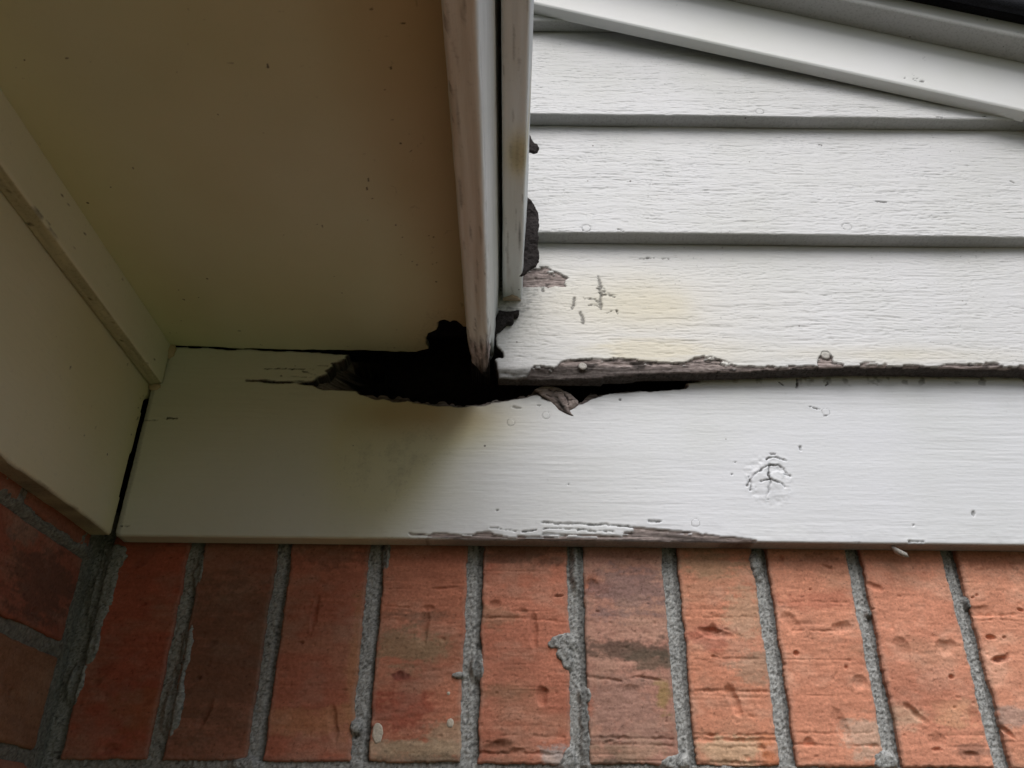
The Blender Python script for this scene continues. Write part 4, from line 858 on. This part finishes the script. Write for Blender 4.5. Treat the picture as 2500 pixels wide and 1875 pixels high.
relief('board', (X_LBOARD, 0, 0), (0, 1, 0), (0, 0, 1), (1, 0, 0), -1.5, .6655, .2140, .372, (.0018, .0015), M_side, sfz, sb_sdf, lambda X, Y, S: .0005*fbm(X*10, Y*25, 3, 956)+.0001*fbm(X*80, Y*300, 3, 957), sb_attr, .0165, .0016)
cv = thing('trim_strip', (X_TRIM, 0, .359), 'slim cream strip in the angle of side board and soffit', 'trim board')
zt3 = .3995
prof3 = [(-.3204, .3560), (X_TRIM, .3590), (X_TRIM-.0006, zt3), (-.3204, zt3)]
def cv_attr(S, A, B, K):
    n = fbm(S*45, A*500+B*500, 3, 960); inn = np.exp(-((A+.3194)/.0012)**2)*(B < .362)
    g = .6*np.exp(-((A-X_TRIM)/.0012)**2)*(B < .361)*sstep(.2, .7, fbm(S*50, A*0, 3, 961)); g = np.maximum(g, .6*inn*sstep(.0, .6, n)); g = np.maximum(g, .8*sstep(.72, .85, fbm(S*200, B*260+A*260, 2, 962)))
    und = (B < .3595)*(A < X_TRIM-.0006)
    g = np.maximum(g, und*(.40+.14*n))  # shade of the underside painted in through the grime channel
    return {'m': rgba(S.shape, 0, np.clip(g, 0, 1), .3+.5*und, .08*und)}
sweep('strip', prof3, -1.5, .6485, 700, M_side, cv, disp=lambda S, A, B, K: .00035*fbm(S*9, A*300+B*100, 3, 963), attrs=cv_attr)
# lump of filler closing the corner where strip, soffit and wall board meet
def blob(name, c, r, seed, mat, parent=None, sub=3, squash=(1, 1, 1), amp=.25):
    import bmesh
    bm = bmesh.new(); bmesh.ops.create_icosphere(bm, subdivisions=sub, radius=1)
    rs = np.random.RandomState(seed); ph = rs.rand(6)*6
    for v in bm.verts:
        p = np.array(v.co); f = 1+amp*(math.sin(p[0]*3+ph[0])*math.sin(p[1]*4+ph[1])+.5*math.sin(p[2]*7+ph[2]+p[0]*5)+.35*math.sin(p[1]*13+ph[3]+p[2]*9))
        v.co = Vector(p*f*r*np.array(squash))
    me = bpy.data.meshes.new(name); bm.to_mesh(me); bm.free(); me.materials.append(mat)
    for q in me.polygons: q.use_smooth = True
    return link_mesh(name, me, parent, c)
o = blob('caulk_bead', (-.3100, .6490, .3930), .006, 3, M_side, cv, 3, (.9, .6, 1.3), .12)
o = blob('caulk_bead', (-.3160, .6500, .3560), .0045, 8, M_side, cv, 3, (1.3, .5, .8), .12)

# ================================================================== rake boards on the right gable
sl_ = math.atan(.320)
UR = np.array([math.cos(sl_), 0, -math.sin(sl_)]); VR = np.array([math.sin(sl_), 0, math.cos(sl_)])
def rake_attr_f(seed):
    def f(X, Y, S):
        n = fbm(X*70, Y*200, 3, seed); n2 = fbm(X*12, Y*14, 3, seed+1)
        g = .55*sstep(.45, .62, fbm(X*240, Y*330, 3, seed+2))*sstep(.25, .6, fbm(X*16, Y*22, 2, seed+3))*sstep(.02, .0, Y)
        return {'m': rgba(X.shape, 0, np.clip(g, 0, 1), .08, 0)}
    return f
rk = thing('rake_board', (.30, Y_RAKE, .75), 'smooth white board sloping down to the right over the lap siding', 'trim board')
PR = np.array([.0255, Y_RAKE, .843])
def R_(px, py): h = hit(px, py, PR, FY)-PR; return float(np.dot(h, UR)), float(np.dot(h, VR))
rn = [R_(1300+660/1.8433, 30/1.8433), R_(1300+1775/1.8433, 265/1.8433)]
rc = [([R_(2100+x/5.53, y/5.53) for x, y in [(590, 1060), (620, 1035), (660, 1040)]], .0005), ([R_(2100+x/5.53, y/5.53) for x, y in [(710, 1005), (760, 1040), (810, 1055)]], .0006), ([R_(2100+x/5.53, y/5.53) for x, y in [(720, 1065), (770, 1100), (850, 1095)]], .0006), ([R_(2100+x/5.53, y/5.53) for x, y in [(715, 1060), (760, 1062)]], .0005)]
def rk_disp(X, Y, S):
    H = .0006*fbm(X*5, Y*8, 2, 970)+.00008*fbm(X*25, Y*300, 3, 971)
    for pts, w in rc: d, t = line_dist(X, Y, pts); H -= .0007*sstep(w*1.6, w*.4, d)
    for cx, cy in rn: q = np.hypot(X-cx, Y-cy); H -= .0005*sstep(.0009, 0, np.abs(q-.0038))
    return H
def rk_attr(X, Y, S):
    d0 = rake_attr_f(975)(X, Y, S)['m']; g = d0[..., 1]
    for pts, w in rc: d, t = line_dist(X, Y, pts); g = np.maximum(g, .7*sstep(w*1.5, w*.4, d+.0002*fbm(X*600, Y*600, 2, 3)))
    for cx, cy in rn: q = np.hypot(X-cx, Y-cy); g = np.maximum(g, .4*sstep(.0007, 0, np.abs(q-.0038))*(X-cx < .002))
    d0[..., 1] = g; return {'m': d0}
relief('board', PR, UR, VR, (0, -1, 0), -.66, 1.14, 0, .14, .0018, M_rake, rk, None, rk_disp, rk_attr, .0135, .0012)
rk2 = thing('rake_board', (.45, Y_RAKE2, .80), 'narrow upper rake strip standing proud just below the dark roof edge', 'trim board')
PR2 = np.array([.377, Y_RAKE2, .8105])
relief('board', PR2, UR, VR, (0, -1, 0), -1.02, .76, 0, .07, .003, M_rake, rk2, None, lambda X, Y, S: .0006*fbm(X*5, Y*8, 2, 980)+.00008*fbm(X*25, Y*300, 3, 981), lambda X, Y, S: {'m': np.maximum(rake_attr_f(985)(X, Y, S)['m'], rgba(X.shape, 0, .42*sstep(-.0012, 0, S), 0, 0))}, .0295, .0022)  # dark edge value paints shade onto the underside of the strip
# roof over the gable: deck and courses of shingles whose dark edges hang past the strip
rf = thing('gable_roof', (.45, .57, .85), 'dark shingle roof edge at the top right corner', 'roof')
PD = np.array([.448, .570, .8050])
def slab(name, parent, P0, U, V, W, du, dv, dw, mat, seed=0, nu=30):
    """thin slab: U along slope, V into the house, W up; slightly ragged near edge"""
    P0, U, V, W = [np.array(a, float) for a in (P0, U, V, W)]; rs = np.random.RandomState(seed); Vv = []; 
    for i in range(nu+1):
        j = (rs.rand(2)-.5)*.0016
        for (v, w) in ((0+j[0], 0+j[1]*.6), (dv, 0), (dv, dw), (0+j[0], dw+j[1]*.6)): Vv.append(U*(du*i/nu)+V*v+W*w)
    Q = []
    for i in range(nu):
        for k in range(4): a = i*4+k; b = i*4+(k+1) % 4; Q.append((a, a+4, b+4, b))
    Q += [(0, 1, 2, 3), (nu*4+3, nu*4+2, nu*4+1, nu*4)]
    return link_mesh(name, raw_mesh(name, Vv, Q, None, mat), parent, P0)
slab('roof_deck', rf, PD-UR*1.08+VR*.004+np.array([0, .012, 0]), UR, (0, 1, 0), VR, 1.80, .9, .024, M_shingle, 1)
for k in range(13):
    slab('shingle', rf, PD-UR*(1.08-k*.135)+VR*(.029+.0015*(k % 2)), UR, (0, 1, 0), VR+UR*0, .14, .9, .012, M_shingle, 20+k, 16)
slab('drip_edge', rf, PD-UR*1.08+VR*.0, UR, (0, 1, 0), VR, 1.80, .008, .028, M_shingle, 3, 120)

# ================================================================== roof over the eave on the left
er = thing('eave_roof', (-.1, 0, .60), 'dark torn roof edge above the cream drip strip', 'roof')
se = math.atan(.32); UE = np.array([-math.cos(se), 0, math.sin(se)]); WE = np.array([math.sin(se), 0, math.cos(se)])
slab('roof_deck', er, (.0055, -1.5, .5365), UE, (0, 1, 0), WE, .62, 2.16, .012, M_void, 5)
for k in range(4):
    slab('shingle', er, np.array([.0060, -1.5, .5365])+UE*(.14*k)+WE*(.0125+.003*k), UE, (0, 1, 0), WE, .17, 2.16, .004, M_shingle, 30+k, 8)
slab('attic_closure', er, (-.62, .660, .42), (1, 0, 0), (0, 1, 0), (0, 0, 1), .60, .006, .14, M_void, 6)   # unseen panel added to close the attic and keep it dark
slab('attic_closure', er, (-.62, -1.5, .40), (1, 0, 0), (0, 1, 0), (0, 0, 1), .62, .006, .14, M_void, 7)  # second unseen panel, added to shut light out of the near end

# torn felt scraps hanging past the strip, and rotten crumbs under its end
def scrap(name, px_pts, y, mat, label, cat, group, th=.003, seed=0, lean=0):
    P = np.array([0, y, 0]); N = np.array([0, -1, 0]); q = [hit(a, b, P, FY) for a, b in px_pts]; q = [(h[0], h[2]) for h in q]
    xs = [a for a, b in q]; zs = [b for a, b in q]; c = np.array([sum(xs)/len(xs), y, sum(zs)/len(zs)])
    q = [(a-c[0], b-c[2]) for a, b in q]
    o = relief(name, c, (1, 0, 0), (0, 0, 1), (0, -1, 0), min(a for a, b in q)-.002, max(a for a, b in q)+.002, min(b for a, b in q)-.002, max(b for a, b in q)+.002, .0008, mat, None,
               lambda X, Y: poly_sdf(X, Y, q)+.0009*fbm(X*260, Y*260, 3, seed), lambda X, Y, S: .003*fbm(X*60, Y*40, 3, seed+1)+.0012*fbm(X*300, Y*300, 3, seed+2), None, th, .0012)
    return props(o, label, cat, group)
def k5(cx, cy): return (1000+cx/2.074, cy/2.074)
scrap('felt_scrap', [k5(*p) for p in [(560, 990), (596, 996), (612, 1010), (630, 1032), (650, 1062), (657, 1085), (652, 1110), (656, 1135), (648, 1165), (654, 1200), (650, 1240), (655, 1290), (652, 1318), (640, 1340), (618, 1345), (600, 1362), (585, 1380), (572, 1390), (540, 1380), (540, 1000)]], .600, M_felt, 'larger ragged dark felt scrap sticking out beside the drip strip', 'roofing felt', 'torn felt scraps', seed=60)
scrap('felt_scrap', [k5(*p) for p in [(590, 682), (612, 684), (618, 702), (630, 718), (648, 728), (654, 745), (648, 762), (632, 770), (612, 765), (590, 762)]], .590, M_felt, 'smaller dark felt scrap above the larger one beside the strip', 'roofing felt', 'torn felt scraps', seed=63)
def k4(cx, cy): return (1000+cx/4.147, 600+cy/4.147)
scrap('felt_scrap', [k4(*p) for p in [(905, 645), (960, 655), (1060, 660), (1108, 655), (1100, 695), (1055, 710), (1055, 745), (1035, 772), (990, 775), (960, 800), (925, 835), (880, 865), (850, 880), (830, 860), (880, 700)]], .632, M_felt, 'crumbled dark felt hanging under the lower end of the drip strip', 'roofing felt', 'torn felt scraps', th=.006, seed=66)
scrap('notch_backing', [k4(*p) for p in [(870, 985), (905, 1040), (935, 1070), (947, 1100), (945, 1130), (900, 1128), (862, 1135), (850, 1060)]], .646, M_felt, 'olive dark flake in the notch left of the peeling siding board', 'wood flake', None, seed=70)  # dark piece added behind the hole to stand for its dark inside
# splinter hanging from the lower edge of the frieze board
x, z = F_(1600+1475/2.458, 1275+165/2.458)
V = np.array([(-.006, 0, .004), (-.004, 0, .0045), (.005, -.002, -.002), (.0065, -.001, -.005), (.004, .0, -.0048), (-.002, .002, -.001)])
V = np.concatenate([V, V+np.array([0, .0016, .0004])])
o = link_mesh('wood_splinter', raw_mesh('wood_splinter', V, [(0, 1, 2, 5), (5, 2, 3, 4), (6, 11, 8, 7), (11, 10, 9, 8), (0, 6, 7, 1), (1, 7, 8, 2), (2, 8, 9, 3), (3, 9, 10, 4), (4, 10, 11, 5), (5, 11, 6, 0)], None, M_nail), None, (x, Y_FRZ+.004, z))
props(o, 'small pale splinter dangling from the lower edge of the wide board', 'splinter')

print('tris', sum(sum(len(p.vertices)-2 for p in []) or len(m.polygons)*2 for m in bpy.data.meshes))
